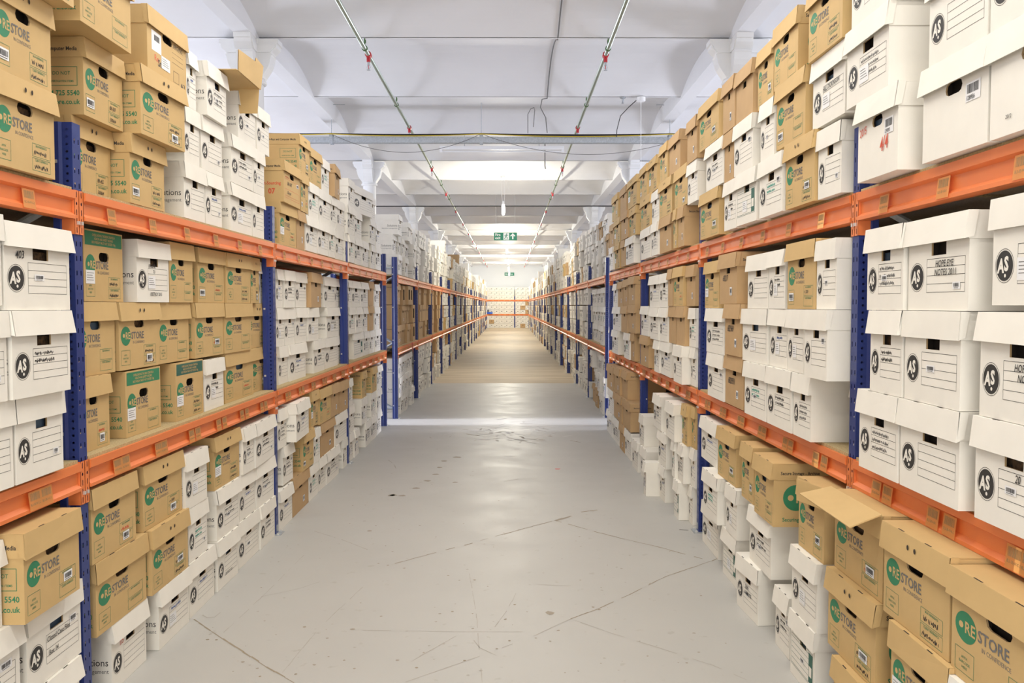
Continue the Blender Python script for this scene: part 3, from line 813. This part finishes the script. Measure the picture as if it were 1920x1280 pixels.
_mb.tube([(-.056, 0, .14), (-.83, 0, .14)], .013, 'galv', 4); _mb.tube([(-.056, 0, 2.02), (-.83, 0, 2.02)], .013, 'galv', 4)
BRACE = _mb.mesh('brace')
def rack(loc, rz, n, label, near):
    rt = empty('pallet_rack', loc, rz)
    tag(rt, label, 'rack')
    for i in range(n+1):
        link('upright', UP, rt, (0, i*BAY, 0)); o = link('upright', UP, rt, (-.886, i*BAY, 0), PI)
        link('brace', BRACE, rt, (0, i*BAY, 0))
    for i in range(n):
        for li, z in enumerate(SH[1:]):
            bm = link('beam', BEAM0 if near else (BEAM2 if li == 0 else BEAM1), rt, (0, i*BAY, z))
            link('rear_beam', RBEAM, rt, (0, i*BAY, z)); link('shelf_board', BOARD, rt, (0, i*BAY, z))
            if near:
                for k in range(6):
                    for q in range(2 if li == 0 else 1):
                        link('shelf_label', cached(shelf_label_mesh, (k+q*3+i) % 6), bm, (.0, .20+.385*k+q*.078+R.uniform(-.012, .012), -.046))
    return rt
rack((WL, 3.01-BAY, 0), 0, 4, 'blue and orange pallet rack, nearest run left of the aisle', True)
rack((WR, 3.06+3*BAY, 0), PI, 4, 'blue and orange pallet rack, nearest run right of the aisle', True)
rack((WL2, GAPY0, 0), 0, NB_FAR, 'long blue and orange pallet rack left of the aisle beyond the cross gap', False)
rack((WR2, GAPY0+NB_FAR*BAY+.1, 0), PI, NB_FAR, 'long blue and orange pallet rack right of the aisle beyond the cross gap', False)
rack((-2.12, XE0, 0), -PI/2, 2, 'blue and orange pallet rack closing the far end of the aisle', False)

# ------------------------------------------------------------------ the room
# floor
mb = MB(); mb.face([(WALL_L, -6, 0), (WALL_R, -6, 0), (WALL_R, Y_END, 0), (WALL_L, Y_END, 0)], 'floor')
def gp(px, py):      # the spot on the floor seen at a pixel of the photograph
    u = (px-955)/F; v = (640-py)/F
    dy = math.cos(PITCH) + v*math.sin(PITCH); dz = -math.sin(PITCH) + v*math.cos(PITCH)
    k = -CAMZ/dz
    return Vector((u*k, dy*k, 0))
def mark(pts, w, k, z=.0006):
    P = [gp(*q) for q in pts]
    for a_, b_ in zip(P, P[1:]):
        n_ = max(1, int((b_-a_).length/.06)); d_ = (b_-a_)/n_; q_ = Vector((-d_.y, d_.x, 0)).normalized()
        for i_ in range(n_):
            c0 = a_+d_*i_; c1 = c0+d_; w0 = w*FR.uniform(.3, 1.1); w1 = w*FR.uniform(.3, 1.1)
            if FR.random() < .14: continue
            j_ = q_*FR.uniform(-.3, .3)*w
            mb.face([(c0.x+q_.x*w0/2+j_.x, c0.y+q_.y*w0/2+j_.y, z), (c0.x-q_.x*w0/2+j_.x, c0.y-q_.y*w0/2+j_.y, z), (c1.x-q_.x*w1/2+j_.x, c1.y-q_.y*w1/2+j_.y, z), (c1.x+q_.x*w1/2+j_.x, c1.y+q_.y*w1/2+j_.y, z)], k)
FR = random.Random(3)
for pts, w, k in (
    ([(1041, 976), (1140, 1003), (1240, 1027), (1334, 1052)], .010, 'crack'), ([(1355, 1042), (1334, 1052), (1250, 1080), (1180, 1115), (1120, 1142), (1070, 1160)], .008, 'crack'),
    ([(1070, 1160), (1150, 1188), (1240, 1216), (1330, 1245), (1400, 1275)], .006, 'scratch'), ([(1070, 1160), (1000, 1192), (900, 1230), (760, 1278)], .006, 'scratch'),
    ([(1035, 977), (985, 990), (930, 1005), (870, 1022), (800, 1040), (740, 1056)], .010, 'crack'), ([(1120, 956), (1090, 960)], .016, 'crack'), ([(1041, 976), (1070, 967)], .03, 'stain'),
    ([(364, 1160), (430, 1204), (500, 1249), (552, 1279)], .009, 'crack'), ([(590, 995), (640, 1011), (690, 1030)], .008, 'scratch'),
    ([(490, 1118), (560, 1103), (600, 1090)], .006, 'scratch'), ([(880, 1075), (893, 1150), (900, 1240), (904, 1279)], .004, 'scratch'),
    ([(680, 1181), (760, 1182), (850, 1184), (980, 1184)], .004, 'scratch'), ([(968, 1112), (950, 1145), (928, 1175)], .006, 'scratch'),
    ([(888, 1200), (900, 1215), (930, 1229), (970, 1232), (1010, 1226)], .008, 'scratch'), ([(770, 1240), (855, 1192)], .006, 'scratch'),
    ([(380, 1152), (388, 1157), (403, 1156), (414, 1147)], .008, 'scratch'), ([(530, 1260), (600, 1175), (680, 1100)], .005, 'scratch'),
    ([(985, 896), (960, 900), (930, 905)], .012, 'scratch'), ([(728, 862), (738, 870), (742, 878)], .012, 'scratch'),
    ([(1274, 993), (1291, 994)], .012, 'ink'), ([(420, 1185), (500, 1110), (570, 1040)], .004, 'scratch'), ([(1000, 1095), (1040, 1097), (1070, 1098)], .006, 'scratch')):
    mark(pts, w, k)
def blot(px, py, r, k):
    c_ = gp(px, py); ph = FR.random()*6
    mb.face([(c_.x + r*FR.uniform(.6, 1.1)*math.cos(ph+2*PI*i_/7), c_.y + r*FR.uniform(.5, 1.0)*math.sin(ph+2*PI*i_/7), .0007) for i_ in range(7)], k)
for px_, py_, r_ in ((857, 857, .05), (833, 864, .04), (824, 876, .035), (816, 889, .04), (802, 901, .04), (779, 915, .04), (735, 928, .05), (754, 929, .035), (853, 904, .03), (736, 928, .03), (692, 995, .02), (661, 1179, .014), (1031, 1149, .03)):
    blot(px_, py_, r_, 'stain')
blot(1045, 879, .035, 'redtag')
for i_ in range(230):
    px_ = FR.uniform(380, 1480); py_ = 830+FR.random()**.8*440
    g_ = gp(px_, py_)
    if WL+.1 < g_.x < WR-.25: blot(px_, py_, FR.uniform(.003, .010), FR.choice(('stain', 'crack', 'scratch')))
for i_ in range(85):        # trodden marks where the cross gap meets the aisle
    px_ = FR.gauss(965, 55); py_ = FR.gauss(812, 12); a_ = FR.uniform(-25, 25)
    mark([(px_, py_), (px_+a_, py_+FR.uniform(-4, 4))], FR.uniform(.012, .05), FR.choice(('scratch', 'scratch', 'scuff', 'scuff', 'stain')), .0005+.0002*FR.random())
struct(mb.build('floor'))
# ceiling: shallow brick vaults between flush beams, with downstand beams over the columns
mb = MB(); SUB = CDY/3; lines = [CY0 + SUB*k for k in range(-6, 21)]
def vault(y):        # height of the ceiling at y
    k = (y - lines[0]) / SUB; fr = k - math.floor(k); a = .02/SUB
    if fr < a or fr > 1-a: return CEIL
    t = (fr-a)/(1-2*a)*2-1
    return CEIL + .004 + .21*(1-t*t)**.95
xs = [WALL_L, COLX[0]-.0875, COLX[0]+.0875, COLX[1]-.0875, COLX[1]+.0875, WALL_R]
cm = MB()
for k in range(len(lines)-1):
    y0 = lines[k]; a = .02; n = 22
    ys = [y0-a, y0+a, y0+a+.0001] + [y0+a+(SUB-2*a)*(.5-.5*math.cos(PI*j/n)) for j in range(1, n)]
    prof = [(y0-a, CEIL), (y0+a, CEIL)]
    for j in range(n+1):
        t = -math.cos(PI*j/n); prof.append((y0+a+(SUB-2*a)*(.5+.5*t), CEIL+.004+.21*(1-t*t)**.95))
    vs = []; fs = []
    for (y, z) in prof: vs += [(WALL_L, y, z), (WALL_R, y, z)]
    for j in range(len(prof)-1): fs.append((2*j, 2*j+1, 2*j+3, 2*j+2))
    cm.raw(vs, fs, 'paint')
for cx in COLX:
    cm.box((cx-.0875, -6, CEIL-.03), (cx+.0875, Y_END, CEIL+.5), 'paint')
cm.box((WALL_L-.2, -6.2, CEIL+.5), (WALL_R+.2, Y_END+.2, CEIL+.6), 'paint')
o = cm.build('ceiling'); struct(o)
# walls
mb = MB(); mb.box((WALL_L-.2, Y_END, 0), (WALL_R+.2, Y_END+.2, CEIL+.5), 'wall')
for px in (-2.9, 2.6): mb.box((px-.18, Y_END-.12, 0), (px+.18, Y_END, CEIL+.02), 'wall')
struct(mb.build('wall_far'))
mb = MB(); mb.box((WALL_L-.2, -6.2, 0), (WALL_R+.2, -6, CEIL+.5), 'wall'); struct(mb.build('wall_back'))
mb = MB()
for bx_ in (-2.7, -1.45, -.2, 1.05, 2.3): mb.box((bx_, -5.99, .55), (bx_+.06, -5.955, 3.25), 'cord')
for bz in (.55, 1.9, 3.2): mb.box((-2.7, -5.99, bz), (2.36, -5.955, bz+.06), 'cord')
struct(mb.build('window_40'))  # added frame on the solid wall, goes with the fill light there
openings = [(y-2.1, y+2.1, 1.8, 4.0) for y in WINY]
wn = 0
for nm, x0, x1 in (('wall_left', WALL_L-.25, WALL_L), ('wall_right', WALL_R, WALL_R+.25)):
    mb = MB(); y = -6.0
    low = (10.25, 11.39, .3, 1.7)
    mb.box((x0, -6, 0), (x1, Y_END, .3), 'wall')
    mb.box((x0, -6, .3), (x1, low[0], 1.7), 'wall'); mb.box((x0, low[1], .3), (x1, Y_END, 1.7), 'wall')
    mb.box((x0, -6, 1.7), (x1, Y_END, 1.8), 'wall'); mb.box((x0, -6, 4.0), (x1, Y_END, CEIL+.5), 'wall')
    for (a, b, c, d) in openings:
        mb.box((x0, y, c), (x1, a, d), 'wall'); y = b
    mb.box((x0, y, 1.8), (x1, Y_END, 4.0), 'wall')
    struct(mb.build(nm))
    for (a, b, c, d) in openings + [low]:
        wn += 1; w = MB(); xm = (x0+x1)/2
        for yy in [a, b-.05] + ([a+(b-a)*q/4-.02 for q in (1, 2, 3)] if b-a > 2 else []): w.box((xm-.03, yy, c), (xm+.03, yy+.05, d), 'cord')
        for zz_ in (c, d-.05, (c+d)/2): w.box((xm-.03, a, zz_), (xm+.03, b, zz_+.05), 'cord')
        fo = w.build('window_%d' % wn); struct(fo)
# columns
def column(cx, cy, label):
    rt = empty('iron_column', (cx, cy, 0)); tag(rt, label, 'column', 'cast iron columns along the racks')
    s = MB(); H = CEIL-.03
    s.lathe([(.155, 0), (.155, .05), (.145, .08), (.135, .12), (.128, .2), (.122, H-.44)], 'iron', 24); s.build('shaft', rt, smooth=True)
    c = MB()
    c.lathe([(.122, H-.45), (.135, H-.45), (.150, H-.44), (.155, H-.428), (.150, H-.415), (.135, H-.41), (.138, H-.40), (.145, H-.392), (.138, H-.384), (.127, H-.38), (.127, H-.1), (.13, H)], 'iron', 24)
    r = [(.0, 0), (.30, 0), (.30, -.045), (.285, -.052), (.283, -.085), (.262, -.105), (.235, -.130), (.222, -.145), (.232, -.150), (.236, -.160),
         (.228, -.172), (.222, -.20), (.213, -.24), (.195, -.285), (.165, -.33), (.140, -.365), (.125, -.39), (0, -.39)]
    for k in range(4):
        a = k*PI/2; ca, sa = math.cos(a), math.sin(a); hw = .085
        c.prism(r, lambda p: (p[0]*ca + hw*sa, p[0]*sa - hw*ca, H+p[1]), lambda p: (p[0]*ca - hw*sa, p[0]*sa + hw*ca, H+p[1]), 'iron')
        # reveals on the flanks of the brackets
        for sg in (-1, 1):
            q = [(.05, -.06), (.275, -.06), (.255, -.10), (.215, -.14), (.05, -.14)]
            h2 = sg*(hw+.012)
            c.prism(q, lambda p: (p[0]*ca + sg*hw*sa, p[0]*sa - sg*hw*ca, H+p[1]), lambda p: (p[0]*ca + h2*sa, p[0]*sa - h2*ca, H+p[1]), 'iron')
    c.build('capital', rt)
NTH = ['nearest', 'second', 'third', 'fourth', 'fifth', 'sixth', 'seventh']
for si, cx in enumerate(COLX):
    for k in range(-1, 7):
        cy = CY0 + CDY*k
        if cy > Y_END-1: continue
        column(cx, cy, 'white cast iron column with bracketed capital, %s %s the aisle' % ('behind the camera' if k < 0 else NTH[k] + ' one', ('left of', 'right of')[si]))

# ------------------------------------------------------------------ lamps
def batten(x0, x1, y, z, label, power, col=(1, .95, .86), lit=True):
    rt = empty('batten_light', ((x0+x1)/2, y, z)); tag(rt, label, 'lamp', 'battens under the ceiling')
    w = (x1-x0)/2
    m = MB(); m.prism([(-.05, .05), (.05, .05), (.05, .02), (.03, 0), (-.03, 0), (-.05, .02)], lambda p: (-w, p[0], p[1]), lambda p: (w, p[0], p[1]), 'cord')
    for s in (-1, 1): m.box((s*(w-.02)-.02, -.03, -.045), (s*(w-.02)+.02, .03, 0), 'cord')
    m.tube([(-w*.6, 0, .05), (-w*.6, 0, CEIL-z)], .006, 'galv', 6); m.tube([(w*.6, 0, .05), (w*.6, 0, CEIL-z)], .006, 'galv', 6)
    m.build('housing', rt)
    t = MB(); t.tube([(-w+.04, 0, -.028), (w-.04, 0, -.028)], .013, 'tube' if lit else 'cord', 10); t.build('tube', rt)
    if power:
        l = area('added_batten_glow', ((x0+x1)/2, y, z-.06), (0, 0, 0), x1-x0-.1, .06, power, col); l.data.spread = PI
for i, y in enumerate((-3.38, -.967, 1.45, 3.87, 6.28)):  # lit battens added out of view to brighten the near racks
    batten(-1.18, .88, y, 4.04, 'added unseen fluorescent batten over the aisle, number %s from the back wall' % ['one', 'two', 'three', 'four', 'five'][i], 64)
batten(-1.12, .88, 13.53, 4.03, 'unlit white fluorescent batten behind the hanging cable tray', 0, lit=False)
def pendant(x, y, z, label, power):
    rt = empty('pendant_lamp', (x, y, z)); tag(rt, label, 'lamp', 'bare pendant lamps down the aisle')
    c = MB(); c.tube([(-.02, 0, .16), (-.045, 0, .42), (-.05, 0, vault(y)-z)], .004, 'cord', 6); c.tube([(.02, 0, .16), (.03, 0, .42), (.02, 0, vault(y)-z)], .004, 'cord', 6)
    pts = [(.05+.09*math.sin(PI*i/8)*1.0, 0, vault(y)-z-.02-.28*math.sin(PI*i/8)) for i in range(9)]
    c.tube(pts, .004, 'cord', 6); c.build('flex', rt)
    s = MB(); s.lathe([(.0, .17), (.022, .17), (.026, .12), (.030, .10), (.0, .10)], 'cord', 12); s.build('lamp_holder', rt)
    b = MB(); b.lathe([(.0, .10), (.026, .095), (.034, .06), (.036, -.04), (.032, -.10), (.018, -.125), (0, -.13)], 'lamp', 14); b.build('bulb', rt, smooth=True)
    l = bpy.data.lights.new('bulb_glow', 'POINT'); l.energy = power; l.color = (1, .95, .80); l.shadow_soft_size = .05
    o = bpy.data.objects.new('bulb_glow', l); o.location = (0, 0, -.22); COL.objects.link(o); o.parent = rt
for i, (x, y, z) in enumerate(((-.13, 18.2, 3.62), (-.09, 31.2, 3.60), (-.06, 39.5, 3.60), (-.03, 47.0, 3.60), (-.01, 54.0, 3.60))):
    pendant(x, y, z, 'lit bare pendant bulb on white flex, %s down the aisle' % ['nearest', 'second', 'third', 'fourth', 'added farthest'][i], (210, 330, 380, 400, 420)[i])  # the last lamp is added to brighten the far end

# ------------------------------------------------------------------ services under the ceiling
def sprinkler_line(x, label, z=4.17):
    rt = empty('sprinkler_pipe', (x, 0, z)); tag(rt, label, 'pipe', 'sprinkler pipes')
    p = MB(); p.tube([(0, -5.9, 0), (0, 57.9, 0)], .021, 'pipe', 12); p.build('pipe', rt, smooth=True)
    for k in range(-3, 16):
        y = 8.93 + 3.6*k
        h = MB(); h.tube([(0, y-.035, 0), (0, y+.035, 0)], .033, 'redpart', 12)
        h.tube([(0, y, -.02), (0, y, -.075)], .020, 'redpart', 10); h.tube([(0, y, -.075), (0, y, -.11)], .013, 'galv', 8)
        h.tube([(-.012, y, -.11), (-.018, y, -.13), (0, y, -.155)], .003, 'galv', 5); h.tube([(.012, y, -.11), (.018, y, -.13), (0, y, -.155)], .003, 'galv', 5)
        h.tube([(0, y, -.11), (0, y, -.145)], .004, 'redpart', 6)
        h.lathe([(.0, -.153), (.02, -.156), (.02, -.159), (0, -.160)], 'galv', 10, (0, y, 0))
        h.build('sprinkler_head', rt)
    for yl in lines[3:]:
        if yl > 57: break
        c = MB(); c.tube([(0, yl-.012, 0), (0, yl+.012, 0)], .030, 'pipegreen', 12); c.tube([(0, yl, .025), (0, yl, CEIL-z)], .007, 'pipegreen', 6)
        c.tube([(0, yl, .05), (.0, yl+.05, .07), (0, yl+.05, CEIL-z)], .005, 'pipegreen', 6); c.build('clamp', rt)
sprinkler_line(-1.49, 'galvanised sprinkler pipe with red heads, running left of the ceiling middle')
sprinkler_line(1.02, 'galvanised sprinkler pipe with red heads, running right of the ceiling middle')
# hanging cable tray
TY = 12.3; TZ = 3.90
rt = empty('cable_tray', (0, TY, TZ)); tag(rt, 'galvanised cable tray hung across the aisle under the vaults', 'cable tray')
m = MB(); m.box((-3.6, -.04, 0), (3.4, .04, .003), 'galv'); m.box((-3.6, -.043, -.005), (3.4, -.040, .085), 'galv'); m.box((-3.6, .040, -.005), (3.4, .043, .085), 'galv')
m.build('channel', rt)
for hx in (-2.6, -.41, 1.9 + .45):
    m = MB(); m.box((hx-.025, -.052, -.02), (hx+.025, -.044, .11), 'galv'); m.box((hx-.025, .044, -.02), (hx+.025, .052, .11), 'galv'); m.box((hx-.025, -.052, .11), (hx+.025, .052, .116), 'galv')
    m.tube([(hx, 0, .116), (hx, 0, vault(TY)-TZ)], .005, 'galv', 6)
    if hx != -.41: m.tube([(hx-.2, 0, vault(TY)-TZ-.03), (hx+.2, 0, vault(TY)-TZ-.03)], .006, 'galv', 6)
    m.build('hanger', rt)
def swag(x0, x1, sag, dy, z0=.10, n=14): return [(x0+(x1-x0)*i/n, TY+dy, TZ+z0-4*sag*(i/n)*(1-i/n)) for i in range(n+1)]
for nm, k, dy, sag, lab in (('power_cable', 'black', -.057, .012, 'black cable draped along the near side of the hanging tray'),
                            ('power_cable', 'black', -.064, .026, 'lower black cable sagging between hangers of the hanging tray'),
                            ('power_cable', 'yellow', -.071, .032, 'yellow cable sagging between hangers of the hanging tray')):
    m = MB()
    for a, b in ((-3.5, -2.6), (-2.6, -.41), (-.41, 2.35), (2.35, 3.3)): m.tube(swag(a, b, sag*(b-a)/2.4, dy, .122 if k != 'yellow' else .117), .009 if k == 'black' else .007, k, 6)
    tag(m.build(nm), lab, 'cable')
m = MB(); m.tube(swag(-.41, 2.7, .30, -.07, .12), .004, 'grey', 5); m.tube(swag(-2.6, -.41, .27, -.07, .12), .004, 'grey', 5)
tag(m.build('drooping_wire'), 'thin grey wire drooping in loops below the hanging tray', 'cable')
# conduit clipped along the vaults, then looping down to the tray
pts = []; y = .5
while y < 11.12: pts.append((.50, y, vault(y)-.012)); y += .11
pts += [(.50, 11.13, CEIL-.012), (.44, 11.3, CEIL+.02), (.43, 11.6, CEIL-.02), (.52, 12.0, 4.2), (.55, 12.2, 4.03)]
m = MB(); m.tube(pts, .007, 'grey', 6); tag(m.build('ceiling_cable'), 'thin dark cable clipped along the ceiling vaults right of middle', 'cable')
m = MB(); m.tube([(.27, 12.24, 4.03), (.27, 12.24, 4.30), (.31, 12.24, 4.38), (.36, 12.24, 4.40), (.37, 12.24, 4.36), (.35, 12.24, 4.12)], .006, 'grey', 6)
tag(m.build('cable_loop'), 'grey cable looped up from the hanging tray to the vault', 'cable')
m = MB(); m.lathe([(0, CEIL), (.06, CEIL), (.06, CEIL-.05), (.045, CEIL-.055), (0, CEIL-.055)], 'cord', 16, (1.74, 11.12, 0)); rose = m.build('ceiling_rose')
tag(rose, 'white round ceiling rose with hanging cord, right side', 'ceiling rose')
m = MB(); m.tube([(1.74, 11.12, CEIL-.05), (1.75, 11.12, 2.6)], .0035, 'cord', 5); m.build('pull_cord', rose)
m = MB(); m.tube([(1.70, 11.13, CEIL-.02), (1.62, 11.4, CEIL-.06), (1.56, 11.8, 4.18), (1.55, 12.1, 4.05), (1.56, 12.22, 3.98)], .006, 'black', 6); tag(m.build('ceiling_cable'), 'short black cable curving from ceiling rose to the hanging tray', 'cable')
m = MB(); m.lathe([(0, 0), (.04, 0), (.04, -.01), (.015, -.02), (.013, -.06), (.018, -.08), (0, -.085)], 'galv', 12, (1.5, 11.12, CEIL)); tag(m.build('ceiling_sprinkler'), 'small sprinkler head set in the ceiling beside the rose', 'sprinkler head')
# dark conduit and pale tray farther down
m = MB(); m.tube([(WALL_L, 20.2, 3.91), (WALL_R, 20.2, 3.93)], .013, 'black', 8); tag(m.build('conduit'), 'black conduit crossing the aisle behind the nearest pendant lamp', 'pipe')
m = MB(); m.box((WALL_L, 39.95, 3.86), (WALL_R, 40.05, 3.95), 'cord'); tag(m.build('cable_trunking'), 'white cable trunking crossing the aisle near its far end', 'cable tray')
# the little dangling cable and its drop
m = MB(); m.tube([(.62, 14.6, vault(14.6)+.01), (.62, 14.6, 3.95), (.63, 14.6, 3.90)], .010, 'grey', 6); tag(m.build('dangling_cable'), 'short dark cable end dangling from the vault beyond the tray', 'cable')

# exit signs
def sign(x0, x1, y, z0, z1, label, arrow, drops):
    rt = empty('exit_sign', ((x0+x1)/2, y, (z0+z1)/2)); tag(rt, label, 'sign')
    w = (x1-x0)/2; h = (z1-z0)/2
    m = MB(); m.box((-w, 0, -h), (w, .012, h), 'signgreen')
    t = lambda p, l=1: (p[0], -.0008*l, p[1])
    def man(cx, s):
        rect(m, t, cx-s*.85, -s, cx+s*.85, s, 'signwhite', 1)
        disc(m, t, cx+s*.15, s*.68, s*.16, 'signgreen', 2, 12)
        def limb(pts, r):
            for (ax, az), (bx, bz) in zip(pts, pts[1:]):
                dx, dz = bx-ax, bz-az; L = math.hypot(dx, dz); nx, nz = -dz/L*r, dx/L*r
                m.face([t((cx+s*(ax+nx), s*(az+nz)), 2), t((cx+s*(ax-nx), s*(az-nz)), 2), t((cx+s*(bx-nx), s*(bz-nz)), 2), t((cx+s*(bx+nx), s*(bz+nz)), 2)], 'signgreen')
        limb([(.05, .5), (-.12, -.1)], .15); limb([(.05, .42), (.40, .2), (.55, .35)], .06); limb([(0, .42), (-.35, .35), (-.5, .05)], .06)
        limb([(-.1, -.1), (.28, -.3), (.25, -.78)], .09); limb([(-.12, -.1), (-.28, -.5), (-.68, -.62)], .09)
    def arr(cx, s, left):
        f = (lambda a, b: (cx - b, a)) if left else (lambda a, b: (cx + a, b))
        m.face([t(f(a*s, b*s), 2) for a, b in ((-.2, -.8), (.2, -.8), (.2, .25), (-.2, .25))], 'signwhite')
        m.face([t(f(a*s, b*s), 2) for a, b in ((-.75, .1), (-.42, .0), (0, .38), (.42, .0), (.75, .1), (0, .9))][::1], 'signwhite')
    if not arrow == 'left':
        put_text(m, t, 'Fire', -w+.03, .012, .095, 'signwhite', .02, 0, .95); put_text(m, t, 'exit', -w+.03, -h+.03, .095, 'signwhite', .02, 0, .95)
        man(.02, h*.86); arr(w-.11, h*.9, False)
    else:
        arr(-w+.12, h*.75, True); man(-.02, h*.86); put_text(m, t, 'Exit', w-.24, -.035, .10, 'signwhite', .02, 0, .95)
    m.build('panel', rt)
    if drops:
        d = MB()
        for sx in (-w+.05, w-.05): d.tube([(sx, .006, h), (sx, .006, vault(y)-(z0+z1)/2)], .003, 'galv', 5)
        d.build('suspension_wire', rt)
sign(-.40, .20, 21.8, 3.225, 3.43, 'hanging green fire exit sign with running man and up arrow', 'up', True)
sign(-.33, .34, Y_END-.03, 3.62, 3.84, 'small green exit sign with left arrow on the far wall', 'left', False)

# odds and ends
m = MB(); m.box((-1.55, 57.1, SH[1]+.002), (-1.15, 57.5, SH[1]+.12), 'binblue', skip=('+z',)); m.box((-1.57, 57.08, SH[1]+.10), (-1.13, 57.11, SH[1]+.125), 'binblue')
tag(m.build('storage_bin'), 'blue plastic bin on the middle shelf at the far end', 'bin')
# opened carton lying on the third stack of white boxes, top shelf left
m = MB()
x0 = -1.95; y0 = 4.42; z0 = SH[2]+.268*3+.012
m.box((x0, y0, z0), (x0+.52, y0+.40, z0+.004), 'brown')
m.raw([(x0+.52, y0+.02, z0), (x0+.52, y0+.42, z0), (x0+.53, y0+.44, z0+.14), (x0+.53, y0+.30, z0+.15), (x0+.53, y0+.29, z0+.125), (x0+.53, y0+.0, z0+.105)], [(0, 1, 2, 3, 4, 5)], 'brown')
m.raw([(x0+.524, y0+.02, z0), (x0+.524, y0+.42, z0), (x0+.534, y0+.44, z0+.14), (x0+.534, y0+.30, z0+.15), (x0+.534, y0+.29, z0+.125), (x0+.534, y0+.0, z0+.105)], [(5, 4, 3, 2, 1, 0)], 'brown')
m.raw([(x0, y0+.40, z0), (x0+.52, y0+.40, z0), (x0+.50, y0+.43, z0-.13), (x0+.02, y0+.43, z0-.13)], [(0, 1, 2, 3)], 'brown')
for i in range(1): pass
tag(m.build('flattened_carton'), 'torn brown carton flap lying on the white top shelf boxes, left rack', 'cardboard')
m = MB()
for (yy, zz_, s) in ((12.55, .97, 1), (12.6, .90, 1)):
    m.raw([(WL2+.03, yy-.05, zz_), (WL2+.04, yy+.06, zz_-.01), (WL2+.035, yy+.05, zz_-.10), (WL2+.05, yy-.01, zz_-.13)], [(0, 1, 2, 3)], 'redtag')
tag(m.build('hazard_tape'), 'scrap of red tape hanging from the lower orange beam past the gap', 'tape')

for l, n in LABELS.items():
    if n > 1: print('DUP', n, l)
